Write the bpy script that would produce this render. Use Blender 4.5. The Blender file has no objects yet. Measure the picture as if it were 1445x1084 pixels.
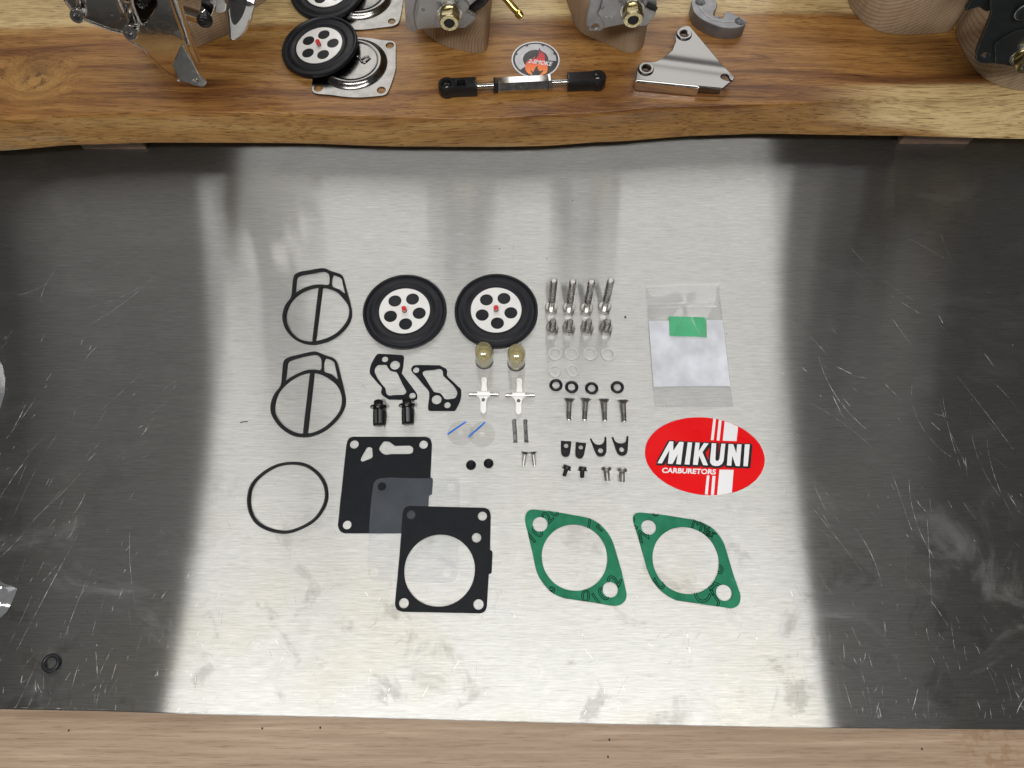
import bpy, bmesh, math, random
from mathutils import Vector, Matrix
R = math.radians
random.seed(7)
SC = bpy.context.scene
COL = SC.collection

# ------------------------------------------------------------------ camera
CAM_H, PITCH, FPX, IW, IH = 0.46, R(67.0), 1060.0, 1445.0, 1084.0
cam = bpy.data.cameras.new('camera')
cam.sensor_fit = 'HORIZONTAL'; cam.sensor_width = 36.0
cam.lens = 36.0 * FPX / IW
cam.clip_start = 0.01; cam.clip_end = 50
camo = bpy.data.objects.new('camera', cam); COL.objects.link(camo)
camo.location = (0, 0, CAM_H); camo.rotation_euler = (R(90) - PITCH, 0, 0)
SC.camera = camo
SC.render.resolution_x, SC.render.resolution_y = 1024, 768

# ------------------------------------------------------------------ light
w = bpy.data.worlds.new('World'); SC.world = w; w.use_nodes = True
bg = w.node_tree.nodes['Background']
bg.inputs[0].default_value = (1.0, 0.97, 0.93, 1); bg.inputs[1].default_value = 0.065
def area_lamp(x, y, z, length, energy, wide=0.14):            # tube lamp over the bench, panel behind it, and an added wash
    L = bpy.data.lights.new('strip_or_wash_lamp', 'AREA')
    L.shape = 'RECTANGLE'; L.size = length; L.size_y = wide
    L.energy = energy; L.color = (1.0, 0.975, 0.94)
    lo = bpy.data.objects.new('strip_or_wash_lamp', L); COL.objects.link(lo); lo.location = (x, y, z)
    return lo
area_lamp(-0.031, -0.24, 1.0, 1.20, 15.5)
area_lamp(-0.045, 1.35, 1.05, 1.55, 7.5, 0.75).rotation_euler = (R(-40), 0, 0)   # dim diffuser panel farther back
area_lamp(-0.10, 2.0, 1.75, 3.6, 9.5, 1.5).rotation_euler = (R(-58), 0, 0)   # added wash panel standing in for light bounced off the back wall
SC.view_settings.view_transform = 'Standard'; SC.view_settings.look = 'None'
SC.view_settings.exposure = 0.0; SC.view_settings.gamma = 1.0
SC.view_settings.use_curve_mapping = False
SC.cycles.use_denoising = True
SC.cycles.max_bounces = 10; SC.cycles.transparent_max_bounces = 16
SC.cycles.caustics_reflective = True; SC.cycles.caustics_refractive = False
SC.cycles.sample_clamp_indirect = 4.0

# ------------------------------------------------------------------ pixel -> place
def ray(u, v):
    dx, dy = (u - IW / 2) / FPX, (v - IH / 2) / FPX
    s, c = math.sin(PITCH), math.cos(PITCH)
    return Vector((dx, c - dy * s, -s - dy * c))
def G(u, v, z=0.0):
    d = ray(u, v); t = (z - CAM_H) / d.z
    return Vector((d.x * t, d.y * t, z))
def Wy(u, v, y):
    d = ray(u, v); t = y / d.y
    return Vector((d.x * t, y, CAM_H + d.z * t))
class Zm:                                   # a magnified crop of the photograph -> photo pixels
    def __init__(s, x, y, k): s.x, s.y, s.k = x, y, k
    def __call__(s, a, b): return (s.x + a / s.k, s.y + b / s.k)
def g2(zm, pts, z=0.0):
    out = []
    for a, b in pts:
        p = G(*zm(a, b), z); out.append((p.x, p.y))
    return out
def w2(zm, pts, y):
    out = []
    for a, b in pts:
        p = Wy(*zm(a, b), y); out.append((p.x, p.z))
    return out
PX = Zm(0, 0, 1)
class Lean:                                 # an upright plane leaning forward by tilt; draws in (x, s)
    def __init__(s, y0, z0, tilt): s.y0, s.z0, s.t = y0, z0, tilt
    def p(s, u, v, off=0.0):
        n = Vector((0, -math.cos(s.t), -math.sin(s.t))); o = Vector((0, s.y0, s.z0)) + n * off
        d = ray(u, v); c0 = Vector((0, 0, CAM_H)); return c0 + d * ((o - c0).dot(n) / d.dot(n))
    def two(s, pts, off=0.0):
        out = []
        for u, v in pts:
            q = s.p(u, v, off); n = Vector((0, -math.cos(s.t), -math.sin(s.t))); q = q - n * off
            out.append((q.x, (q.z - s.z0) / math.cos(s.t)))
        return out
    def mesh(s, outer, holes, off, t, bev):
        me = m_flat(outer, holes, off, t, bev)
        me.transform(Matrix.Translation((0, s.y0, s.z0)) @ Matrix.Rotation(R(90) + s.t, 4, 'X')); return me
SLAB = 0.038                                # top of the wooden slab

# ------------------------------------------------------------------ helpers
def smooth(pts, n=4, alpha=0.5):
    P0 = [Vector(p) for p in pts]; P = []
    ls = sorted((P0[i] - P0[i - 1]).length for i in range(len(P0))); med = ls[len(ls) // 2]
    for i, a in enumerate(P0):               # keep long straight runs straight
        b = P0[(i + 1) % len(P0)]; l = (b - a).length; P.append(a)
        if l > 1.6 * med: f = min(0.3, 0.35 * med / l); P += [a.lerp(b, f), a.lerp(b, 1 - f)]
    m = len(P); out = []
    for i in range(m):
        p0, p1, p2, p3 = P[i - 1], P[i], P[(i + 1) % m], P[(i + 2) % m]
        t0 = 0; t1 = t0 + max((p1 - p0).length, 1e-9) ** alpha
        t2 = t1 + max((p2 - p1).length, 1e-9) ** alpha; t3 = t2 + max((p3 - p2).length, 1e-9) ** alpha
        for k in range(n):
            t = t1 + (t2 - t1) * k / n
            a1 = p0 * ((t1 - t) / (t1 - t0)) + p1 * ((t - t0) / (t1 - t0))
            a2 = p1 * ((t2 - t) / (t2 - t1)) + p2 * ((t - t1) / (t2 - t1))
            a3 = p2 * ((t3 - t) / (t3 - t2)) + p3 * ((t - t2) / (t3 - t2))
            b1 = a1 * ((t2 - t) / (t2 - t0)) + a2 * ((t - t0) / (t2 - t0))
            b2 = a2 * ((t3 - t) / (t3 - t1)) + a3 * ((t - t1) / (t3 - t1))
            c = b1 * ((t2 - t) / (t2 - t1)) + b2 * ((t - t1) / (t2 - t1))
            out.append(tuple(c))
    return out
def circ(c, r, n=40, ry=None):
    return [(c[0] + r * math.cos(2 * math.pi * i / n), c[1] + (ry or r) * math.sin(2 * math.pi * i / n)) for i in range(n)]
def finish(me, angle=35):
    if len(me.polygons):
        me.polygons.foreach_set('use_smooth', [True] * len(me.polygons))
        me.set_sharp_from_angle(angle=R(angle))
    return me
def m_flat(outer, holes=(), z0=0.0, t=0.001, bev=0.0):
    cu = bpy.data.curves.new('c', 'CURVE'); cu.dimensions = '2D'; cu.fill_mode = 'BOTH'
    for loop in [outer] + list(holes):
        sp = cu.splines.new('POLY'); sp.points.add(len(loop) - 1)
        for i, p in enumerate(loop): sp.points[i].co = (p[0], p[1], 0, 1)
        sp.use_cyclic_u = True
    cu.extrude = max(t / 2 - bev, 0)
    if bev > 0: cu.bevel_depth = bev; cu.bevel_resolution = 1; cu.offset = -bev
    ob = bpy.data.objects.new('c', cu)
    me = bpy.data.meshes.new_from_object(ob)
    bpy.data.objects.remove(ob); bpy.data.curves.remove(cu)
    me.transform(Matrix.Translation((0, 0, z0 + t / 2)))
    return finish(me, 40)
UP = Matrix.Rotation(R(90), 4, 'X')          # (x, z) drawings stood upright; thickness comes towards -y
def m_up(outer, holes, y, t, bev=0.0):
    me = m_flat(outer, holes, 0, t, bev); me.transform(Matrix.Translation((0, y, 0)) @ UP); return me
def m_lathe(prof, n=48, closed=False):
    vs, fs = [], []; m = len(prof)
    for i in range(n):
        a = 2 * math.pi * i / n
        for r, z in prof: vs.append((r * math.cos(a), r * math.sin(a), z))
    for i in range(n):
        j = (i + 1) % n
        for k in range(m if closed else m - 1):
            l = (k + 1) % m
            fs.append((i * m + k, j * m + k, j * m + l, i * m + l))
    me = bpy.data.meshes.new('m'); me.from_pydata(vs, [], fs)
    bm = bmesh.new(); bm.from_mesh(me); bmesh.ops.remove_doubles(bm, verts=bm.verts, dist=1e-7)
    bmesh.ops.recalc_face_normals(bm, faces=bm.faces); bm.to_mesh(me); bm.free()
    return finish(me, 35)
def m_tube(path, rad, n=8, closed=False, flat=1.0):
    P = [Vector(p) for p in path]; m = len(P); vs, fs = [], []
    rr = rad if isinstance(rad, (list, tuple)) else [rad] * m
    prev = None
    for i in range(m):
        a = P[i - 1] if (i or closed) else P[i]; b = P[(i + 1) % m] if (i < m - 1 or closed) else P[i]
        t = (b - a).normalized()
        up = Vector((0, 0, 1)) if abs(t.z) < 0.9 else Vector((0, 1, 0))
        if prev is not None: up = prev
        s = t.cross(up).normalized(); q = s.cross(t).normalized(); prev = q
        for k in range(n):
            an = 2 * math.pi * k / n
            vs.append(P[i] + s * (rr[i] * math.cos(an)) + q * (rr[i] * flat * math.sin(an)))
    for i in range(m if closed else m - 1):
        j = (i + 1) % m
        for k in range(n):
            l = (k + 1) % n
            fs.append((i * n + k, j * n + k, j * n + l, i * n + l))
    if not closed:
        fs.append(tuple(range(n))); fs.append(tuple((m - 1) * n + k for k in reversed(range(n))))
    me = bpy.data.meshes.new('m'); me.from_pydata([tuple(v) for v in vs], [], fs)
    bm = bmesh.new(); bm.from_mesh(me); bmesh.ops.recalc_face_normals(bm, faces=bm.faces); bm.to_mesh(me); bm.free()
    return finish(me, 50)
def m_box(c, s, bev=0.0, rot=None):
    bm = bmesh.new(); bmesh.ops.create_cube(bm, size=1)
    bmesh.ops.scale(bm, vec=s, verts=bm.verts)
    if bev: bmesh.ops.bevel(bm, geom=list(bm.edges), offset=bev, segments=2, affect='EDGES')
    M = Matrix.Translation(c)
    if rot is not None: M = M @ rot
    bm.transform(M)
    me = bpy.data.meshes.new('m'); bm.to_mesh(me); bm.free(); return finish(me, 40)
def m_join(*mes):
    bm = bmesh.new()
    for m in mes: bm.from_mesh(m)
    me = bpy.data.meshes.new('m'); bm.to_mesh(me); bm.free(); return finish(me, 40)
def along(p, q):                             # matrix taking +Z at the origin to the axis p -> q
    p, q = Vector(p), Vector(q)
    return Matrix.Translation(p) @ (q - p).to_track_quat('Z', 'Y').to_matrix().to_4x4()
def tf(me, M): me.transform(M); return me
def hexp(r, n=6, a=0): return [(r * math.cos(2 * math.pi * i / n + a), r * math.sin(2 * math.pi * i / n + a)) for i in range(n)]
def m_text(s, size=1.0, shear=0.0, bold=0.0):
    cu = bpy.data.curves.new('t', 'FONT'); cu.body = s; cu.size = size; cu.shear = shear; cu.offset = bold
    cu.resolution_u = 4; cu.align_x = 'LEFT'; cu.fill_mode = 'FRONT'
    ob = bpy.data.objects.new('t', cu); me = bpy.data.meshes.new_from_object(ob)
    bpy.data.objects.remove(ob); bpy.data.curves.remove(cu); return me

def tag(o, label=None, cat=None, group=None, kind=None):
    for k, v in (('label', label), ('category', cat), ('group', group), ('kind', kind)):
        if v: o[k] = v
    return o
def solo(name, me, mat, label=None, cat=None, group=None, kind=None, loc=None):
    if loc is not None: me.transform(Matrix.Translation(-Vector(loc)))
    o = bpy.data.objects.new(name, me); COL.objects.link(o)
    if loc is not None: o.location = loc
    me.materials.clear(); me.materials.append(mat)
    return tag(o, label, cat, group, kind)
def thing(name, label, cat, loc=(0, 0, 0), group=None):
    o = bpy.data.objects.new(name, None); COL.objects.link(o); o.empty_display_size = 0.005
    o.location = loc; o['loc'] = list(loc)
    del o['loc']
    return tag(o, label, cat, group)
def part(name, me, mat, root, local=False, kind=None):
    if not local:
        off = Vector(root.location)
        if root.parent: off = off + root.parent.location
        me.transform(Matrix.Translation(-off))
    o = bpy.data.objects.new(name, me); COL.objects.link(o); o.parent = root
    me.materials.clear(); me.materials.append(mat)
    if kind: o['kind'] = kind
    return o
def dup(root, loc, rot=None, label=None, group=None):
    r = root.copy(); COL.objects.link(r); r.location = loc
    if rot is not None: r.rotation_euler = rot
    if label: r['label'] = label
    if group: r['group'] = group
    for ch in [c for c in root.children]:
        c = ch.copy(); COL.objects.link(c); c.parent = r
        for gch in list(ch.children):
            d = gch.copy(); COL.objects.link(d); d.parent = c
    return r

# ------------------------------------------------------------------ materials
class NT:
    def __init__(s, name):
        s.m = bpy.data.materials.new(name); s.m.use_nodes = True
        s.t = s.m.node_tree; s.t.nodes.clear()
        s.out = s.t.nodes.new('ShaderNodeOutputMaterial')
    def n(s, typ, ins=None, **kw):
        nd = s.t.nodes.new('ShaderNode' + typ)
        for k, v in kw.items(): setattr(nd, k, v)
        for k, v in (ins or {}).items():
            sk = nd.inputs[k]
            if isinstance(v, bpy.types.NodeSocket): s.t.links.new(v, sk)
            elif isinstance(v, bpy.types.Node): s.t.links.new(v.outputs[0], sk)
            else: sk.default_value = v
        return nd
    def link(s, a, b): s.t.links.new(a, b)
    def surf(s, sh): s.t.links.new(sh.outputs[0] if isinstance(sh, bpy.types.Node) else sh, s.out.inputs[0]); return s.m
    def ramp(s, fac, stops, interp='LINEAR'):
        nd = s.n('ValToRGB', {0: fac}); cr = nd.color_ramp; cr.interpolation = interp
        f4 = lambda c: tuple(c) + (1,) if len(c) == 3 else c
        cr.elements[1].position = stops[-1][0]; cr.elements[1].color = f4(stops[-1][1])
        cr.elements[0].position = stops[0][0]; cr.elements[0].color = f4(stops[0][1])
        for p, c in stops[1:-1]: cr.elements.new(p).color = f4(c)
        return nd
    def pos(s, scale=(1, 1, 1), loc=(0, 0, 0), rot=(0, 0, 0)):
        tc = s.n('TexCoord'); mp = s.n('Mapping', {0: tc.outputs['Object'], 1: loc, 2: rot, 3: scale}); return mp.outputs[0]
    def noise(s, vec, scale=1, detail=3, rough=0.5, dist=0.0):
        return s.n('TexNoise', {'Vector': vec, 'Scale': scale, 'Detail': detail, 'Roughness': rough, 'Distortion': dist}).outputs[0]
    def math(s, op, a, b=0.0, c=0.0, clamp=False):
        return s.n('Math', {0: a, 1: b, 2: c}, operation=op, use_clamp=clamp).outputs[0]
    def mixc(s, f, a, b, mode='MIX'):
        nd = s.n('Mix', data_type='RGBA', blend_type=mode)
        for i, v in ((0, f), (6, a), (7, b)):
            sk = nd.inputs[i]
            if isinstance(v, bpy.types.NodeSocket): s.link(v, sk)
            else: sk.default_value = v if i == 0 else (tuple(v) + (1,) if len(v) == 3 else v)
        return nd.outputs[2]
    def smooth(s, x, a, b):
        return s.n('MapRange', {0: x, 1: a, 2: b, 3: 0.0, 4: 1.0}, interpolation_type='SMOOTHSTEP').outputs[0]
def c4(c): return tuple(c) + (1,)
def simple(name, col, rough=0.5, metal=0.0, bump=0.0, bscale=2000, var=0.12, vscale=120, spec=0.5, **kw):
    k = NT(name); p = k.pos()
    n1 = k.noise(p, vscale, 3)
    dark = tuple(c * (1 - var) for c in col); lite = tuple(min(c * (1 + var), 1) for c in col)
    base = k.ramp(n1, [(0.3, dark), (0.7, lite)])
    rv = k.n('MapRange', {0: k.noise(p, vscale * 2.3, 4), 1: 0.3, 2: 0.7, 3: max(rough - 0.07, 0.02), 4: min(rough + 0.07, 1)})
    ins = {'Base Color': base.outputs[0], 'Roughness': rv.outputs[0], 'Metallic': metal, 'Specular IOR Level': spec}
    ins.update(kw)
    if bump:
        ins['Normal'] = k.n('Bump', {'Strength': bump, 'Distance': 0.0002, 'Height': k.noise(p, bscale, 2)}).outputs[0]
    return k.surf(k.n('BsdfPrincipled', ins))
M = {}
M['rubber'] = simple('black_rubber', (0.008, 0.009, 0.012), 0.42, bump=0.15, spec=0.28)
M['rubber_matt'] = simple('matt_rubber', (0.008, 0.009, 0.010), 0.55, bump=0.15, spec=0.22)
M['paper_black'] = simple('black_gasket_sheet', (0.0085, 0.010, 0.0125), 0.62, bump=0.4, bscale=3500, spec=0.12)
M['plastic_black'] = simple('black_plastic', (0.010, 0.010, 0.011), 0.32, spec=0.35)
M['shine_black'] = simple('glossy_black_plastic', (0.01, 0.01, 0.01), 0.12)
M['oxide'] = simple('black_oxide', (0.009, 0.009, 0.010), 0.42, spec=0.3)
M['steel'] = simple('bright_steel', (0.62, 0.61, 0.59), 0.2, 1.0)
M['stainless'] = simple('stainless_bolt', (0.56, 0.55, 0.53), 0.26, 1.0)
M['washer'] = simple('washer_zinc', (0.72, 0.72, 0.71), 0.34, 1.0)
M['spring'] = simple('spring_wire', (0.22, 0.22, 0.23), 0.3, 1.0)
M['chrome'] = simple('chrome', (0.72, 0.71, 0.70), 0.09, 1.0, var=0.02)
M['pressed'] = simple('pressed_steel', (0.20, 0.195, 0.187), 0.2, 1.0, bump=0.08, bscale=600)
M['cast'] = simple('cast_alloy', (0.40, 0.40, 0.41), 0.42, 0.85, bump=0.2, bscale=2500)
M['cast_dark'] = simple('dark_cast_alloy', (0.25, 0.25, 0.26), 0.48, 0.8, bump=0.35, bscale=2200)
M['zinc'] = simple('yellow_zinc', (0.66, 0.57, 0.33), 0.22, 1.0, var=0.05, vscale=100)
M['brass'] = simple('brass', (0.74, 0.55, 0.16), 0.2, 1.0)
M['white_disc'] = simple('brushed_alloy_disc', (0.70, 0.70, 0.69), 0.42, 0.35, var=0.04)
M['red_tip'] = simple('red_plastic', (0.62, 0.02, 0.03), 0.22)
M['lever'] = simple('satin_lever', (0.86, 0.86, 0.85), 0.32, 0.22, var=0.03)
M['black_paint'] = simple('black_painted_alloy', (0.010, 0.013, 0.014), 0.4, spec=0.4, bump=0.2)
M['dark_hole'] = simple('dark_recess', (0.008, 0.008, 0.008), 0.6)
M['ink'] = simple('black_ink', (0.004, 0.009, 0.008), 0.7, spec=0.15)
M['st_red'] = simple('sticker_red', (0.62, 0.004, 0.006), 0.3, var=0.02, spec=0.35, vscale=15)
M['st_white'] = simple('sticker_white', (0.66, 0.67, 0.69), 0.35, var=0.02, vscale=15)
M['st_black'] = simple('sticker_black', (0.010, 0.010, 0.012), 0.35)
M['st_grey'] = simple('sticker_silver', (0.36, 0.36, 0.38), 0.3, 0.3)
M['label_green'] = simple('green_label', (0.05, 0.34, 0.16), 0.45, var=0.15, vscale=60)
M['lint'] = simple('lint', (0.01, 0.01, 0.015), 0.8)

def film(name, tint, dif, amount, gloss=0.08, rough=0.12):
    k = NT(name)
    fc = k.n('LayerWeight', {'Blend': 0.5}).outputs['Facing']; fr = k.math('MULTIPLY_ADD', k.math('POWER', fc, 5.0), 0.9, 0.04)
    a = k.n('BsdfTransparent', {0: c4(tint)})
    p = k.pos()
    am = k.n('MapRange', {0: k.noise(p, 60, 4), 1: 0.3, 2: 0.7, 3: amount * 0.75, 4: amount * 1.25})
    d = k.n('MixShader', {0: am.outputs[0], 1: a.outputs[0], 2: k.n('BsdfDiffuse', {0: c4(dif)}).outputs[0]})
    gl = k.n('BsdfGlossy', {0: (1, 1, 1, 1), 'Roughness': rough})
    f2 = k.math('MULTIPLY', fr, gloss / 0.04, clamp=True)
    return k.surf(k.n('MixShader', {0: f2, 1: d.outputs[0], 2: gl.outputs[0]}))
M['film'] = film('frosted_film', (0.995, 0.995, 0.993), (0.56, 0.66, 0.80), 0.034, 0.012, 0.3)
M['disc_film'] = film('clear_disc_film', (0.99, 0.99, 0.988), (0.52, 0.52, 0.49), 0.05, 0.02, 0.3)
M['bag'] = film('clear_polythene', (0.992, 0.992, 0.992), (0.72, 0.72, 0.74), 0.05, 0.045, 0.06)
M['bag_white'] = film('milky_panel', (0.9, 0.9, 0.92), (0.74, 0.77, 0.84), 0.74, 0.05, 0.2)
M['bag_milky'] = film('milky_polythene', (0.96, 0.96, 0.97), (0.6, 0.62, 0.68), 0.16, 0.09, 0.1)
M['washer_pale'] = simple('pale_washer', (0.52, 0.525, 0.52), 0.4, 0.35, var=0.04)
M['blue_ink'] = simple('blue_line', (0.0, 0.13, 0.55), 0.5, spec=0.15)
M['amber'] = film('amber_plastic', (0.93, 0.90, 0.76), (0.46, 0.42, 0.26), 0.26, 0.06, 0.12)
k = NT('clear_tip')
M['sleeve_cream'] = simple('cream_plastic', (0.62, 0.57, 0.38), 0.4)
M['clear'] = k.surf(k.n('BsdfPrincipled', {'Base Color': (0.9, 0.8, 0.8, 1), 'Roughness': 0.1, 'Transmission Weight': 0.9}))

# green fibre gasket sheet
k = NT('green_fibre_sheet'); p = k.pos()
b = k.ramp(k.noise(p, 90, 5, 0.6), [(0.25, (0.009, 0.105, 0.056)), (0.55, (0.015, 0.152, 0.081)), (0.8, (0.03, 0.205, 0.118))])
fl = k.ramp(k.noise(k.pos((400, 120, 1), rot=(0, 0, R(35))), 1, 3), [(0.66, (0, 0, 0)), (0.8, (0.35, 0.35, 0.35))])
bc = k.mixc(fl.outputs[0], b.outputs[0], (0.22, 0.34, 0.25))
M['green'] = k.surf(k.n('BsdfPrincipled', {'Base Color': bc, 'Roughness': 0.65, 'Specular IOR Level': 0.15,
                    'Normal': k.n('Bump', {'Strength': 0.3, 'Distance': 0.0002, 'Height': k.noise(p, 1500, 3)}).outputs[0]}))
# flame print
k = NT('flame_print'); tc = k.n('TexCoord')
sep = k.n('SeparateXYZ', {0: tc.outputs['Object']}); fy = k.n('MapRange', {0: sep.outputs[1], 1: -0.0155, 2: 0.0120})
M['flame'] = k.surf(k.n('BsdfPrincipled', {'Base Color': k.ramp(fy.outputs[0], [(0.0, (0.85, 0.26, 0.02)), (0.36, (0.80, 0.13, 0.02)), (0.52, (0.62, 0.02, 0.02)), (0.74, (0.50, 0.01, 0.02)), (0.9, (0.05, 0.01, 0.04)), (1.0, (0.02, 0.01, 0.03))]).outputs[0], 'Roughness': 0.35}))

# brushed steel sheet
def sheet_material():
    k = NT('brushed_stainless'); p = k.pos()
    fine = k.noise(k.pos((120, 2300, 1)), 1, 2, 0.6)
    mid = k.noise(k.pos((45, 1000, 1)), 1, 2, 0.5)
    wide = k.noise(k.pos((6, 160, 1)), 1, 2, 0.5)
    br = k.math('ADD', k.math('MULTIPLY', fine, 0.55), k.math('ADD', k.math('MULTIPLY', mid, 0.35), k.math('MULTIPLY', wide, 0.10)))
    base = k.ramp(br, [(0.30, (0.305, 0.311, 0.302)), (0.5, (0.408, 0.413, 0.403)), (0.72, (0.53, 0.533, 0.518))])
    # grubby blotches and dried splashes with their own outlines
    sm = k.noise(p, 34, 6, 0.62, 0.6)
    sep = k.n('SeparateXYZ', {0: p})
    low = k.smooth(sep.outputs[1], 0.16, 0.03)            # more handled near the front edge
    blot = k.math('MULTIPLY', k.smooth(sm, 0.55, 0.67), k.math('MULTIPLY_ADD', low, 0.5, 0.12))
    yel = k.math('MULTIPLY', k.smooth(k.noise(p, 11, 4, 0.6), 0.42, 0.68), k.math('MULTIPLY_ADD', low, 0.45, 0.05))
    col = k.mixc(yel, base.outputs[0], (0.95, 0.89, 0.76), 'MULTIPLY')
    col = k.mixc(blot, col, (0.55, 0.53, 0.52), 'MULTIPLY')
    # hazy wiped film
    haze = k.math('MULTIPLY', k.smooth(k.noise(k.pos((1, 1.6, 1), loc=(3, 1, 0), rot=(0, 0, 0.5)), 13, 6, 0.66, 0.8), 0.50, 0.74), k.math('MULTIPLY_ADD', low, 0.15, 0.03))
    bump = k.n('Bump', {'Strength': 0.12, 'Distance': 0.0002, 'Height': br})
    tan = k.n('CombineXYZ', {0: 1.0, 1: -0.012, 2: 0.0})
    ga = k.n('BsdfAnisotropic', {'Color': col, 'Roughness': 0.205, 'Anisotropy': 0.86, 'Tangent': tan.outputs[0]}, distribution='GGX')
    gb = k.n('BsdfAnisotropic', {'Color': col, 'Roughness': 0.276, 'Anisotropy': 0.897, 'Tangent': tan.outputs[0]}, distribution='GGX')
    g1 = k.n('MixShader', {0: 0.40, 1: ga.outputs[0], 2: gb.outputs[0]})
    g2_ = k.n('BsdfAnisotropic', {'Color': col, 'Roughness': 0.52, 'Anisotropy': 0.35, 'Tangent': tan.outputs[0], 'Normal': bump.outputs[0]}, distribution='GGX')
    d = k.n('BsdfDiffuse', {0: (0.5, 0.5, 0.49, 1)})
    s1 = k.n('MixShader', {0: 0.11, 1: g1.outputs[0], 2: g2_.outputs[0]})
    hz = k.math('ADD', haze, 0.01)
    return k.surf(k.n('MixShader', {0: hz, 1: s1.outputs[0], 2: d.outputs[0]}))
M['sheet'] = sheet_material()
def scratch_mat(name, col, a):
    k = NT(name); p = k.pos()
    f = k.math('MULTIPLY', k.smooth(k.noise(p, 26, 3), 0.36, 0.62), k.math('MULTIPLY', k.smooth(k.noise(p, 210, 3), 0.3, 0.75), a * 2.2), clamp=True)
    d = k.n('BsdfDiffuse', {0: c4(col)})
    return k.surf(k.n('MixShader', {0: f, 1: k.n('BsdfTransparent').outputs[0], 2: d.outputs[0]}))
M['scratch'] = scratch_mat('scratch_glint', (0.70, 0.69, 0.66), 0.40)  # pale colour stands in for the light that scratches scatter
M['scratch_dark'] = scratch_mat('scratch_dark', (0.12, 0.12, 0.12), 0.42)

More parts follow.
